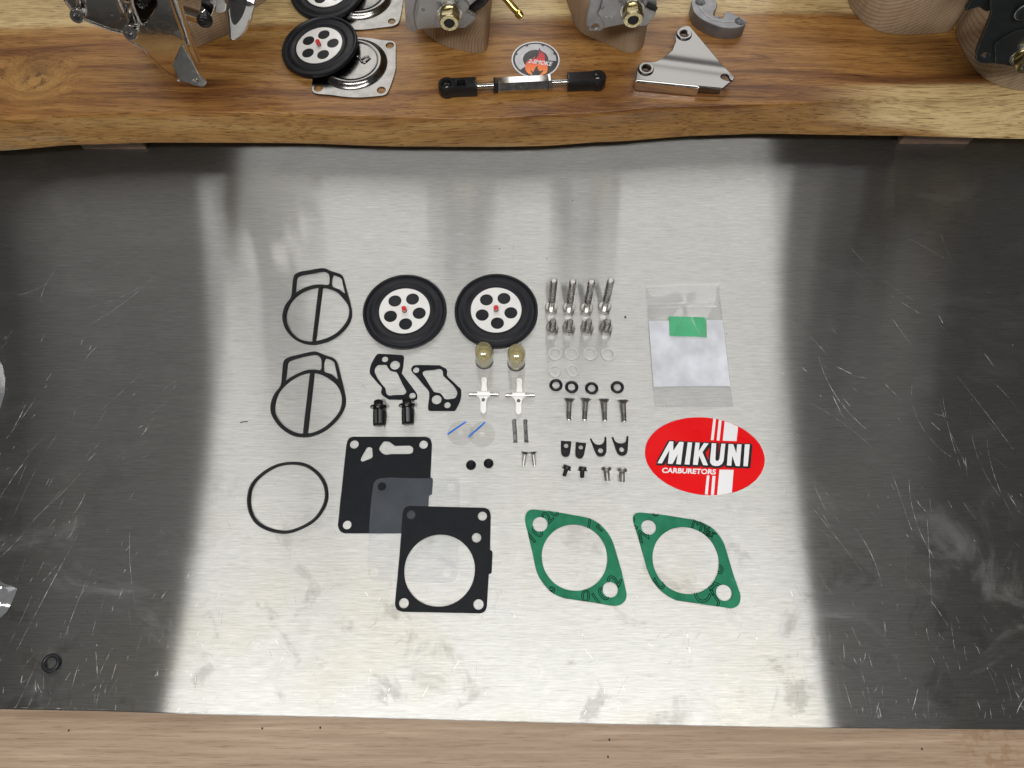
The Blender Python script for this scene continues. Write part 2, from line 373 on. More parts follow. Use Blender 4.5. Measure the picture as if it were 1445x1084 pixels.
# wood
def slab_material():
    k = NT('acacia_slab'); p = k.pos()
    warp = k.n('TexNoise', {'Vector': k.pos((4, 9, 9)), 'Scale': 1.0, 'Detail': 2.0})
    wv = k.n('VectorMath', {0: warp.outputs['Color'], 1: (0.5, 0.5, 0.5)}, operation='SUBTRACT')
    wv2 = k.n('VectorMath', {0: wv.outputs[0], 'Scale': 0.03}, operation='SCALE')
    # swirl of grain round the knot
    kp = G(50, 114, SLAB)
    dk = k.n('VectorMath', {0: p, 1: tuple(kp)}, operation='DISTANCE').outputs['Value']
    kn = k.smooth(dk, 0.035, 0.0)
    sep0 = k.n('SeparateXYZ', {0: p})
    push = k.n('CombineXYZ', {0: 0.0, 1: k.math('MULTIPLY', kn, 0.02), 2: k.math('MULTIPLY', kn, 0.014)})
    pw = k.n('VectorMath', {0: p, 1: wv2.outputs[0]}, operation='ADD')
    pw = k.n('VectorMath', {0: pw.outputs[0], 1: push.outputs[0]}, operation='ADD')
    def st(sc, det, dist=0.0):
        mp = k.n('Mapping', {0: pw.outputs[0], 3: sc}); return k.noise(mp.outputs[0], 1, det, 0.6, dist)
    broad = st((2.2, 26, 26), 3); mid = st((7, 130, 130), 4); fine = st((38, 900, 900), 3)
    pores = st((60, 1500, 1500), 2)
    mix = k.math('ADD', k.math('MULTIPLY', broad, 0.50), k.math('MULTIPLY', mid, 0.50))
    heart = k.ramp(mix, [(0.32, (0.075, 0.026, 0.009)), (0.42, (0.175, 0.070, 0.021)), (0.50, (0.285, 0.132, 0.040)), (0.58, (0.37, 0.192, 0.064)), (0.70, (0.46, 0.29, 0.125))])
    sap = k.ramp(mix, [(0.3, (0.42, 0.29, 0.15)), (0.5, (0.58, 0.43, 0.235)), (0.7, (0.66, 0.52, 0.31))])
    # pale sapwood: along the back and the right-hand front corner of the slab
    wob = k.math('MULTIPLY', k.math('SUBTRACT', st((5, 14, 14), 3), 0.5), 0.05)
    s1 = k.smooth(k.math('ADD', k.math('MULTIPLY_ADD', sep0.outputs[0], -0.024, sep0.outputs[1]), k.math('MULTIPLY', wob, 0.45)), 0.480, 0.490)
    xr = k.smooth(k.math('ADD', sep0.outputs[0], wob), 0.20, 0.285)
    zl = k.math('MULTIPLY', k.smooth(k.math('ADD', k.math('MULTIPLY_ADD', sep0.outputs[0], 0.075, sep0.outputs[2]), k.math('MULTIPLY', wob, 0.3)), 0.041, 0.046), k.smooth(k.math('ADD', sep0.outputs[1], k.math('MULTIPLY', wob, 0.3)), 0.420, 0.412))
    s2 = k.math('MULTIPLY', xr, zl)
    sapf = k.math('MAXIMUM', s1, s2)
    colr = k.mixc(sapf, heart.outputs[0], sap.outputs[0])
    # weathered grey patch on the live edge at the left
    gx = k.smooth(sep0.outputs[0], -0.30, -0.37)
    gz = k.math('MULTIPLY', k.smooth(sep0.outputs[2], 0.033, 0.023), k.smooth(st((25, 160, 160), 4), 0.42, 0.6))
    colr = k.mixc(k.math('MULTIPLY', k.math('MULTIPLY', gx, gz), 0.75), colr, (0.42, 0.36, 0.28))
    # the live edge is duller than the oiled top
    ez = k.math('MULTIPLY', k.smooth(sep0.outputs[2], 0.0375, 0.034), k.math('SUBTRACT', 1.0, s2))
    colr = k.mixc(k.math('MULTIPLY', ez, 0.45), colr, (0.27, 0.17, 0.08))
    colr = k.mixc(k.ramp(fine, [(0.34, (0.8,) * 3), (0.52, (0,) * 3)]).outputs[0], colr, (0.52, 0.45, 0.38), 'MULTIPLY')
    colr = k.mixc(k.ramp(pores, [(0.33, (0.9,) * 3), (0.42, (0,) * 3)]).outputs[0], colr, (0.30, 0.23, 0.17), 'MULTIPLY')
    core = k.math('MULTIPLY', k.smooth(dk, 0.014, 0.003), k.smooth(k.noise(p, 220, 4), 0.46, 0.62))
    colr = k.mixc(k.math('MULTIPLY', kn, 0.35), colr, (0.45, 0.27, 0.09))
    colr = k.mixc(core, colr, (0.09, 0.04, 0.02))
    colr = k.mixc(1.0, colr, (0.88, 0.88, 0.78), 'MULTIPLY')
    rg = k.n('MapRange', {0: fine, 1: 0.3, 2: 0.7, 3: 0.40, 4: 0.28})
    bp = k.n('Bump', {'Strength': 0.25, 'Distance': 0.0004, 'Height': k.math('ADD', fine, pores)})
    return k.surf(k.n('BsdfPrincipled', {'Base Color': colr, 'Roughness': rg.outputs[0], 'Specular IOR Level': 0.38, 'Normal': bp.outputs[0]}))
M['slab'] = slab_material()
def bench_material():
    k = NT('bench_wood'); 
    def st(sc, det): return k.noise(k.pos(sc, rot=(0, 0, 0.012)), 1, det, 0.6, 0.1)
    a = st((5, 60, 60), 3); b = st((14, 420, 420), 4); c = st((70, 1500, 1500), 3)
    m = k.math('ADD', k.math('MULTIPLY', a, 0.45), k.math('MULTIPLY', b, 0.55))
    cr = k.ramp(m, [(0.3, (0.185, 0.122, 0.078)), (0.48, (0.25, 0.178, 0.12)), (0.6, (0.305, 0.226, 0.156)), (0.75, (0.41, 0.325, 0.235))])
    col = k.mixc(k.ramp(c, [(0.32, (0.7,) * 3), (0.46, (0,) * 3)]).outputs[0], cr.outputs[0], (0.62, 0.55, 0.5), 'MULTIPLY')
    st_p = G(1395, 1050, -0.003)
    dd = k.n('VectorMath', {0: k.pos(), 1: tuple(st_p)}, operation='DISTANCE').outputs['Value']
    sf = k.math('MULTIPLY', k.smooth(dd, 0.024, 0.004), k.smooth(k.noise(k.pos(), 220, 4), 0.46, 0.6))
    col = k.mixc(k.math('MULTIPLY', sf, 0.6), col, (0.19, 0.10, 0.05))
    bp = k.n('Bump', {'Strength': 0.3, 'Distance': 0.0004, 'Height': k.math('ADD', b, c)})
    return k.surf(k.n('BsdfPrincipled', {'Base Color': col, 'Roughness': 0.5, 'Specular IOR Level': 0.3, 'Normal': bp.outputs[0]}))
M['bench'] = bench_material()
def pine(name, centre, spacing=0.0019, rot=(0, 0, 0)):
    k = NT(name)
    mp = k.pos((1, 1, 1), loc=tuple(-c for c in centre), rot=rot)
    nz = k.n('TexNoise', {'Vector': k.pos((14, 14, 14)), 'Scale': 1.0, 'Detail': 2.0})
    wv = k.n('VectorMath', {0: nz.outputs['Color'], 'Scale': 0.012}, operation='SCALE')
    pv = k.n('VectorMath', {0: mp, 1: wv.outputs[0]}, operation='ADD')
    wt = k.n('TexWave', {'Vector': pv.outputs[0], 'Scale': 2 * math.pi / 20 / spacing, 'Distortion': 2.2, 'Detail': 3.0, 'Detail Scale': 0.5}, wave_type='RINGS', rings_direction='Y', wave_profile='SAW')
    cr = k.ramp(wt.outputs[1], [(0.0, (0.44, 0.34, 0.235)), (0.6, (0.40, 0.30, 0.20)), (0.88, (0.29, 0.205, 0.135)), (1.0, (0.36, 0.265, 0.18))])
    fib = k.noise(k.pos((900, 900, 40)), 1, 3)
    col = k.mixc(k.ramp(fib, [(0.35, (0.6,) * 3), (0.55, (0,) * 3)]).outputs[0], cr.outputs[0], (0.75, 0.7, 0.66), 'MULTIPLY')
    col = k.mixc(k.ramp(k.noise(k.pos(), 45, 3), [(0.4, (0,) * 3), (0.75, (0.6,) * 3)]).outputs[0], col, (0.72, 0.62, 0.52), 'MULTIPLY')
    bp = k.n('Bump', {'Strength': 0.35, 'Distance': 0.0004, 'Height': wt.outputs[1]})
    return k.surf(k.n('BsdfPrincipled', {'Base Color': col, 'Roughness': 0.65, 'Specular IOR Level': 0.2, 'Normal': bp.outputs[0]}))
M['spacer'] = simple('spacer_wood', (0.13, 0.08, 0.055), 0.6, var=0.25, vscale=90)

# ------------------------------------------------------------------ setting: bench, steel sheet, slab
solo('workbench_top', m_box((0, 0.30, -0.023), (1.7, 1.5, 0.04), 0.002), M['bench'], kind='structure')
fe = [(-420, 996), (0, 1001), (150, 1004), (300, 1009), (500, 1013), (800, 1021), (1100, 1027), (1445, 1030), (1900, 1033)]
front = [tuple(G(u, v, 0).xy) for u, v in fe]
outer = front + [(0.62, 0.72), (-0.62, 0.72)]
sheet = solo('steel_sheet', m_flat(outer, [], -0.0028, 0.0028, 0.0006), M['sheet'],
             'scratched brushed stainless steel sheet lying on the wooden bench', 'steel sheet')
# wear: scratches, pale ribbons above the steel, turned to paint in the lamp's glint
def ribbons(n, gen):
    vs, fs = [], []
    for _ in range(n):
        pts, wd = gen()
        m = len(pts); b0 = len(vs)
        for i, q in enumerate(pts):
            a = Vector(pts[max(i - 1, 0)]); c = Vector(pts[min(i + 1, m - 1)]); t = (c - a).normalized()
            s = Vector((-t.y, t.x)) * wd * (0.15 + math.sin(math.pi * (i + 0.3) / (m - 0.4)) ** 0.6)
            z = 0.00004 + random.random() * 0.00003
            vs.append((q[0] + s.x, q[1] + s.y, z)); vs.append((q[0] - s.x, q[1] - s.y, z))
        for i in range(m - 1): fs.append((b0 + 2 * i, b0 + 2 * i + 1, b0 + 2 * i + 3, b0 + 2 * i + 2))
    me = bpy.data.meshes.new('m'); me.from_pydata(vs, [], fs); return me
def front_y(x):
    for (x0, y0), (x1, y1) in zip(front, front[1:]):
        if x0 <= x <= x1: return y0 + (y1 - y0) * (x - x0) / (x1 - x0)
    return 0.0
def path_from(u, v, ang, ln, bend, n=8):
    p = G(u, v); pts = []; a = ang
    x, y = p.x, p.y
    for i in range(n):
        pts.append((x, y)); x += math.cos(a) * ln / n; y += math.sin(a) * ln / n; a += bend / n
    return [(x, max(y, front_y(x) + 0.001)) for x, y in pts]
def gen_bright():
    side = random.random()
    if side < 0.42: u = random.uniform(-60, 290)
    elif side < 0.84: u = random.uniform(1110, 1520)
    else: u = random.uniform(280, 1130)
    v = 1015 - 560 * random.random() ** 1.9
    if side >= 0.84: v = 1010 - 170 * random.random() ** 1.3
    p = G(u, v); c = G(722, 1010)
    tang = math.atan2(p.y - c.y, p.x - c.x) + math.pi / 2 + random.gauss(0, 0.28)  # turned round the highlight, so only glinting directions are drawn
    if side >= 0.84: tang = random.gauss(1.57, 0.6)
    ln = random.choice([0.001, 0.0018, 0.003, 0.004, 0.006, 0.009, 0.014]) * random.uniform(0.7, 1.4)
    return path_from(u, v, tang, ln, random.gauss(0, 0.25)), random.choice([0.00004, 0.00006, 0.00009, 0.00016])
def gen_long():
    side = random.random() < 0.5
    u = random.uniform(-40, 230) if side else random.uniform(1090, 1480); v = random.uniform(330, 960)
    p = G(u, v); c = G(722, 1010)
    tang = math.atan2(p.y - c.y, p.x - c.x) + math.pi / 2 + random.gauss(0, 0.2)  # same glint direction round the highlight
    return path_from(u, v, tang, random.uniform(0.03, 0.09), random.gauss(0, 0.4), 14), random.uniform(0.00005, 0.00011)
def gen_hair():
    u = random.uniform(290, 1120); v = random.uniform(260, 1000)
    return path_from(u, v, random.gauss(1.2, 0.8), random.uniform(0.004, 0.02), random.gauss(0, 0.7)), random.uniform(0.00004, 0.00008)
part('scratches', ribbons(900, gen_bright), M['scratch'], sheet, kind='stuff')
part('long_scratches', ribbons(46, gen_long), M['scratch'], sheet, kind='stuff')
part('hairline_marks', ribbons(130, gen_hair), M['scratch_dark'], sheet, kind='stuff')

k = NT('dried_stain'); p = k.pos()
tc_ = k.n('TexCoord'); gsep = k.n('VectorMath', {0: tc_.outputs['Generated'], 1: (0.5, 0.5, 0.0)}, operation='DISTANCE')
edge = k.smooth(gsep.outputs['Value'], 0.5, 0.15)
fa = k.math('MULTIPLY', k.math('MULTIPLY', k.smooth(k.noise(p, 320, 4, 0.65, 0.8), 0.42, 0.62), edge), 0.42)
M['stain'] = k.surf(k.n('MixShader', {0: fa, 1: k.n('BsdfTransparent').outputs[0], 2: k.n('BsdfDiffuse', {0: (0.16, 0.155, 0.15, 1)}).outputs[0]}))
for (u, v, a, b) in ((797, 815, 13, 20), (967, 299, 34, 14), (552, 905, 16, 22), (640, 955, 14, 16), (1008, 960, 22, 12), (1065, 945, 14, 18), (1165, 800, 20, 16), (905, 898, 10, 9), (1085, 815, 26, 14), (870, 918, 14, 12), (1000, 408, 16, 9), (460, 870, 26, 18), (918, 955, 14, 16), (735, 945, 12, 18)):
    q = [tuple(G(u + a * (1 + 0.25 * math.sin(3 * t_ + u)) * math.cos(t_), v + b * (1 + 0.25 * math.cos(2 * t_ + v)) * math.sin(t_)).xy) for t_ in [2 * math.pi * i / 28 for i in range(28)]]
    cq = (sum(x for x, _ in q) / 28, sum(y for _, y in q) / 28)
    me = bpy.data.meshes.new('m'); me.from_pydata([(x, y, 0.00003) for x, y in q], [], [tuple(range(28))])
    part('stain', me, M['stain'], sheet)
k = NT('wiped_haze'); p = k.pos()
tc_ = k.n('TexCoord'); gsep = k.n('VectorMath', {0: tc_.outputs['Generated'], 1: (0.5, 0.5, 0.0)}, operation='DISTANCE')
fa = k.math('MULTIPLY', k.math('MULTIPLY', k.smooth(k.noise(k.pos((1, 1.5, 1), rot=(0, 0, 0.6)), 110, 5, 0.7, 1.2), 0.42, 0.72), k.smooth(gsep.outputs['Value'], 0.5, 0.1)), 0.24)
M['haze_mark'] = k.surf(k.n('MixShader', {0: fa, 1: k.n('BsdfTransparent').outputs[0], 2: k.n('BsdfDiffuse', {0: (0.62, 0.62, 0.62, 1)}).outputs[0]}))
for (u, v, a, b) in ((1165, 820, 50, 60), (1205, 915, 60, 50), (1385, 990, 55, 40), (1180, 715, 40, 45), (1370, 930, 60, 40), (1290, 770, 40, 30), (1225, 680, 36, 22), (140, 830, 50, 60), (215, 905, 50, 60), (120, 620, 30, 30), (190, 960, 60, 35), (250, 700, 30, 60), (95, 720, 40, 50)):
    q = [tuple(G(u + a * (1 + 0.25 * math.sin(3 * t_ + u)) * math.cos(t_), min(v + b * (1 + 0.25 * math.cos(2 * t_ + v)) * math.sin(t_), 998)).xy) for t_ in [2 * math.pi * i / 28 for i in range(28)]]
    me = bpy.data.meshes.new('m'); me.from_pydata([(x, y, 0.00002) for x, y in q], [], [tuple(range(28))])
    part('haze_mark', me, M['haze_mark'], sheet)
# live-edge slab on two spacers
def interp(tab, x):
    if x <= tab[0][0]: return tab[0][1]
    for (a, b), (c, d) in zip(tab, tab[1:]):
        if x <= c:
            t = (x - a) / (c - a); t = t * t * (3 - 2 * t) * 0.5 + t * 0.5
            return b + (d - b) * t
    return tab[-1][1]
te = [(-300, 182), (0, 170), (111, 162), (194, 159), (300, 158.5), (400, 160), (511, 163.5), (643, 168), (700, 166.5), (760, 163), (831, 159), (937, 151), (1080, 147), (1140, 145), (1193, 141), (1246, 138.5), (1445, 138.5), (1800, 140)]
be = [(-300, 232), (0, 214.5), (111, 206), (221, 203), (400, 203.5), (564, 208.5), (700, 209), (760, 208), (858, 202), (989, 193), (1080, 190.5), (1246, 193), (1445, 197.7), (1800, 207)]
tt = [tuple(G(u, v, SLAB).xy) for u, v in te]; bb = [tuple(G(u, v, 0.018).xy) for u, v in be]
def slab_mesh():
    vs, fs = [], []; NX = 260; x0, x1 = -0.62, 0.62; K = None
    for i in range(NX + 1):
        x = x0 + (x1 - x0) * i / NX
        yt, yb = interp(tt, x), interp(bb, x)
        rr = 0.0012 + 0.003 * max(0, min(1, (x - 0.2) / 0.1))
        wob = 0.0005 * math.sin(x * 60) + 0.0004 * math.sin(x * 143 + 1)
        sec = [(0.68, 0.018), (yb + 0.004, 0.018), (yb + 0.0006, 0.0186)]
        for q in range(1, 9):
            f = q / 9; z = 0.0186 + (SLAB - rr - 0.0186) * f
            sec.append((yb + (yt - yb) * f - 0.0009 * math.sin(math.pi * f) + wob * math.sin(math.pi * f), z))
        for q in range(0, 5):
            a = q / 4 * math.pi / 2
            sec.append((yt + rr - rr * math.cos(a) , SLAB - rr + rr * math.sin(a)))
        sec.append((0.68, SLAB)); K = len(sec)
        vs += [(x, y, z) for y, z in sec]
    for i in range(NX):
        for j in range(K):
            l = (j + 1) % K
            fs.append((i * K + j, i * K + l, (i + 1) * K + l, (i + 1) * K + j))
    fs.append(tuple(range(K))); fs.append(tuple(NX * K + j for j in reversed(range(K))))
    me = bpy.data.meshes.new('m'); me.from_pydata(vs, [], fs)
    bm = bmesh.new(); bm.from_mesh(me); bmesh.ops.recalc_face_normals(bm, faces=bm.faces); bm.to_mesh(me); bm.free()
    return finish(me, 50)
solo('wooden_slab', slab_mesh(), M['slab'], 'thick live-edge brown wooden slab raised above the steel sheet', 'wooden slab')
for (u0, u1, vb, lab) in ((118, 207, 211, 'small wooden spacer under the slab end with the knot'), (1268, 1366, 204, 'small wooden spacer under the slab end with the pale edge')):
    a, b = G(u0, vb), G(u1, vb)
    solo('spacer_block', m_box(((a.x + b.x) / 2, a.y + 0.03, 0.00897), (b.x - a.x, 0.06, 0.0179), 0.0003), M['spacer'], lab, 'spacer block', 'spacers under the slab', loc=((a.x + b.x) / 2, a.y + 0.03, 0))

# ------------------------------------------------------------------ parts laid out on the steel sheet
ZA, ZB = Zm(370, 370, 8.336), Zm(370, 490, 8.336)
A_out = [(335,410),(352,270),(362,190),(380,145),(430,115),(560,90),(690,68),(745,73),(800,98),(860,117),(925,140),(950,170),(975,260),(1010,390),(1040,500),(1052,590),(1035,680),(985,765),(900,850),(800,915),(700,950),(600,967),(500,955),(400,915),(315,845),(260,760),(233,660),(240,580),(270,500)]
A_h = [[(385,362),(400,200),(412,172),(450,152),(560,130),(700,104),(740,106),(775,130),(787,160),(778,262),(700,258),(620,263),(530,285),(450,320)],
       [(835,148),(915,172),(935,200),(970,362),(905,318),(820,278)],
       [(660,298),(622,613),(585,928),(500,922),(420,895),(340,820),(295,740),(277,650),(290,570),(330,480),(400,400),(490,340),(580,308)],
       [(706,298),(800,310),(880,350),(950,420),(1000,490),(1020,570),(1005,660),(950,750),(870,830),(760,890),(625,920),(665,610)]]
B_out = [(212,450),(230,330),(243,190),(255,155),(300,120),(450,80),(580,50),(630,48),(720,85),(820,118),(865,150),(890,210),(930,370),(965,520),(978,620),(960,720),(890,840),(790,940),(680,1010),(560,1050),(480,1057),(380,1045),(270,990),(180,910),(110,800),(93,720),(105,630),(145,540)]
B_h = [[(268,395),(292,200),(305,170),(350,148),(480,110),(590,88),(640,88),(680,115),(695,160),(682,265),(620,260),(530,265),(430,300),(340,345)],
       [(742,128),(815,150),(845,175),(888,375),(810,315),(725,280)],
       [(558,302),(517,657),(475,1013),(400,1005),(300,960),(210,880),(155,790),(142,720),(155,620),(200,520),(280,430),(380,360),(480,315)],
       [(608,302),(700,320),(790,370),(870,440),(920,530),(935,630),(910,740),(840,840),(740,930),(640,985),(528,1010),(568,656)]]
for zm, o_, h_, lab in ((ZA, A_out, A_h, 'thin black rubber seal with centre bar, nearer the wooden slab of the two'), (ZB, B_out, B_h, 'thin black rubber seal with centre bar, beside the plain black ring')):
    t = 0.0017
    solo('barred_seal', m_flat(smooth(g2(zm, o_, t), 4), [smooth(g2(zm, h, t), 4) for h in h_], 0.00002, t, 0.0004), M['rubber_matt'], lab, 'seal', 'barred rubber seals', loc=G(*zm(560, 600)))
ZS = Zm(330, 590, 3.613)
ring = [(67,415),(85,340),(140,280),(220,235),(300,223),(370,235),(430,275),(468,330),(480,400),(465,455),(420,520),(350,565),(270,590),(190,580),(120,545),(80,490)]
cx, cy = 273, 406
ring = [(cx + (a - cx) * (1 - 8 / math.hypot(a - cx, b - cy)), cy + (b - cy) * (1 - 8 / math.hypot(a - cx, b - cy))) for a, b in ring]
rp = smooth(g2(ZS, ring, 0.001), 6)
solo('sealing_ring', m_tube([(x, y, 0.00105) for x, y in rp], 0.00102, 10, True), M['rubber_matt'], 'large plain thin black rubber ring lying beside the square gaskets', 'ring', loc=G(405, 702))

# diaphragms
def diaphragm(name, label, group, rot0):
    t = thing(name, label, 'diaphragm', group=group); mm = 0.001
    prof = [(0, 1.2), (25.5, 0.9), (26.6, 0.1), (28.2, 0), (28.8, 0.6), (28.8, 3.1), (28.3, 3.8), (27.4, 3.9), (26.8, 3.4), (26.3, 2.5), (25.2, 2.2), (24, 2.5), (22.6, 3.1), (21.4, 3.1), (20.2, 2.5), (19, 2.2), (17.8, 2.4), (17, 2.6), (0, 2.6)]
    part('rubber_membrane', m_lathe([(r * mm, z * mm) for r, z in prof], 96), M['rubber'], t, True)
    holes = [circ((10.4 * mm * math.cos(R(rot0 + 72 * i)), 10.4 * mm * math.sin(R(rot0 + 72 * i))), 4.5 * mm, 28) for i in range(5)]
    part('backing_plate', m_flat(circ((0, 0), 17.5 * mm, 72), holes, 2.63 * mm, 0.6 * mm, 0.12 * mm), M['white_disc'], t, True)
    pb_ = part('pin_base', m_lathe([(0, 3.2 * mm), (1.9 * mm, 3.2 * mm), (1.7 * mm, 4.4 * mm), (0, 4.4 * mm)], 20), M['clear'], t, True)
    part('pin_tip', m_lathe([(0, 4.4 * mm), (1.6 * mm, 4.4 * mm), (1.55 * mm, 7.2 * mm), (1.1 * mm, 7.8 * mm), (0, 7.9 * mm)], 20), M['red_tip'], pb_, True)
    return t
gl = 'black diaphragms with perforated plates'
d1 = diaphragm('carburetor_diaphragm', 'black rubber diaphragm on the steel sheet, between the barred seal and its twin', gl, -11)
d1.location = G(571.7, 441.5)
d2 = dup(d1, G(700.3, 440.3), (0, 0, R(-2)), 'black rubber diaphragm on the steel sheet with amber caps at its rim', gl)

# small irregular gaskets
ZC = Zm(505, 485, 9.031)
def gasket(name, zm, outer, holes, circles, mat, label, cat, group, t, sm=3, z0=0.00003, bev=0.0001):
    c = g2(zm, [(sum(a for a, _ in outer) / len(outer), sum(b for _, b in outer) / len(outer))])[0]
    hl = [smooth(g2(zm, h, z0 + t), sm) for h in holes]
    for (a, b, r) in circles:
        p0 = Vector(g2(zm, [(a, b)], z0 + t)[0]); p1 = Vector(g2(zm, [(a + r, b)], z0 + t)[0])
        hl.append(circ(p0, (p1 - p0).length, 44))
    return solo(name, m_flat(smooth(g2(zm, outer, z0 + t), sm), hl, z0, t, bev), mat, label, cat, group, loc=(c[0], c[1], 0))
C1 = [(265,128),(400,134),(560,145),(580,155),(588,180),(575,300),(560,380),(650,500),(740,620),(757,660),(750,700),(720,718),(560,712),(400,710),(350,680),(300,640),(295,610),(305,560),(260,510),(200,440),(155,385),(150,350),(165,270),(200,200),(240,140)]
C1h = [(300,268),(360,270),(385,310),(420,345),(490,360),(515,400),(560,500),(615,600),(610,630),(580,650),(450,655),(400,660),(365,640),(355,610),(350,570),(300,510),(250,440),(215,370),(212,330),(235,285),(260,270)]
C2 = [(740,272),(880,272),(1040,275),(1080,295),(1130,325),(1138,350),(1135,405),(1200,470),(1310,575),(1318,610),(1310,700),(1280,780),(1230,855),(1080,855),(930,855),(900,845),(893,815),(903,720),(905,610),(840,530),(740,410),(685,350),(678,320),(700,285)]
C2h = [(870,338),(980,330),(1020,320),(1060,325),(1085,360),(1085,400),(1140,455),(1210,525),(1255,590),(1265,640),(1240,690),(1200,702),(1110,705),(1085,670),(1045,630),(970,615),(920,540),(860,440),(825,385),(830,355)]
gs = 'small irregular black gaskets'
gasket('pump_gasket', ZC, C1, [C1h], [(345,198,40),(472,273,62),(695,663,42)], M['paper_black'], 'small black irregular gasket touching the top of a black inlet filter', 'gasket', gs, 0.0007)
gasket('pump_gasket', ZC, C2, [C2h], [(742,335,40),(1003,713,63),(1140,782,42)], M['paper_black'], 'small black irregular gasket lying nearest the pair of amber caps', 'gasket', gs, 0.0007)

# inlet filters lying on their flanges
def m_cyl(r, h, n=32, ch=0.0): 
    return m_lathe([(0, 0), (r - ch, 0), (r, ch), (r, h - ch), (r - ch, h), (0, h)], n)
k = NT('fine_screen'); p = k.pos((4200, 4200, 4200))
ck = k.n('TexChecker', {0: p, 1: (0.30, 0.30, 0.31, 1), 2: (0.12, 0.12, 0.125, 1), 3: 1.0})
M['screen'] = k.surf(k.n('BsdfPrincipled', {'Base Color': ck.outputs[0], 'Roughness': 0.32, 'Metallic': 0.8}))
def inlet_filter():
    t = thing('inlet_filter', 'small black inlet filter', 'filter', group='inlet filters'); mm = .001
    part('tip_cap', m_lathe([(0, 17.3 * mm), (2.4 * mm, 17.3 * mm), (3.0 * mm, 16.6 * mm), (3.2 * mm, 13.5 * mm), (0, 13.5 * mm)], 28), M['shine_black'], t, True)
    part('flange', m_lathe([(0, 12.2 * mm), (5.3 * mm, 12.2 * mm), (5.5 * mm, 12.6 * mm), (5.3 * mm, 13.4 * mm), (0, 13.5 * mm)], 36), M['shine_black'], t, True)
    part('collar', m_cyl(3.5 * mm, 1.6 * mm).copy() if False else tf(m_cyl(3.5 * mm, 1.6 * mm), Matrix.Translation((0, 0, 10.6 * mm))), M['shine_black'], t, True)
    part('screen', tf(m_lathe([(3.0 * mm, 0), (3.15 * mm, 10.6 * mm)], 12), Matrix.Translation((0, 0, 0.4 * mm))), M['screen'], t, True)
    for i in range(5):
        a = R(18 + 72 * i)
        part('rib', m_box((3.15 * mm * math.cos(a), 3.15 * mm * math.sin(a), 5.6 * mm), (0.8 * mm, 1.3 * mm, 10.4 * mm), 0.1 * mm, Matrix.Rotation(a, 4, 'Z')), M['shine_black'], t, True)
    part('end_cap', m_lathe([(0, 0), (2.7 * mm, 0), (3.3 * mm, 0.4 * mm), (3.4 * mm, 1.5 * mm), (0, 1.5 * mm)], 28), M['shine_black'], t, True)
    return t
f1 = inlet_filter()
def lay(o, pa, pb, za, zb, spin=0):
    A, B = Vector(G(*pa, za)), Vector(G(*pb, zb))
    q = (B - A).to_track_quat('Z', 'Y')
    o.location = A; o.rotation_euler = (q.to_matrix().to_4x4() @ Matrix.Rotation(R(spin), 4, 'Z')).to_euler()
lay(f1, (534.3, 601.5), (534, 569), 0.0035, 0.0056, 0)
f1['label'] = 'small black flanged inlet filter, the one clear of the gasket'
f2 = dup(f1, (0, 0, 0), None, 'small black flanged inlet filter whose tip touches the irregular gasket')
lay(f2, (575, 599.5), (574.3, 567), 0.0035, 0.0056, 54)

# amber caps, standing
def amber_cap():
    t = thing('amber_cap', 'translucent amber plastic cap', 'cap', group='amber caps'); mm = .001
    o = [(0, 17.0), (2.0, 17.2), (2.6, 19.8), (3.6, 20.9), (4.7, 20.4), (5.5, 19.0), (5.85, 16.8), (5.9, 2.2), (5.7, 1.8), (4.9, 1.8), (4.8, 14.6), (0, 15.0)]
    part('shell', m_lathe([(r * mm, z * mm) for r, z in o], 56), M['amber'], t, True)
    part('seal_ring', m_lathe([(5.3 * mm + 0.75 * mm * math.cos(a), 0.8 * mm + 0.75 * mm * math.sin(a)) for a in [2 * math.pi * i / 12 for i in range(12)]], 48, True), M['rubber'], t, True)
    part('base_ring', m_lathe([(4.7 * mm, 1.5 * mm), (5.75 * mm, 1.5 * mm), (5.95 * mm, 1.9 * mm), (5.75 * mm, 2.3 * mm), (4.7 * mm, 2.3 * mm)], 48, True), M['washer'], t, True)
    part('inner_sleeve', m_lathe([(0, 1.9 * mm), (4.5 * mm, 1.9 * mm), (4.5 * mm, 8.8 * mm), (4.1 * mm, 9.2 * mm), (0, 9.2 * mm)], 40), M['sleeve_cream'], t, True)
    part('needle', m_lathe([(0, 9.2 * mm), (1.3 * mm, 9.2 * mm), (1.3 * mm, 12 * mm), (0.8 * mm, 14 * mm), (0, 14.4 * mm)], 24), M['stainless'], t, True)
    return t
c1 = amber_cap(); c1.location = G(683.6, 510.3)
c1['label'] = 'translucent amber plastic cap standing beside the irregular gasket'
dup(c1, G(728.4, 513.2), (0, 0, R(40)), 'translucent amber plastic cap standing nearer the bolts of the two')

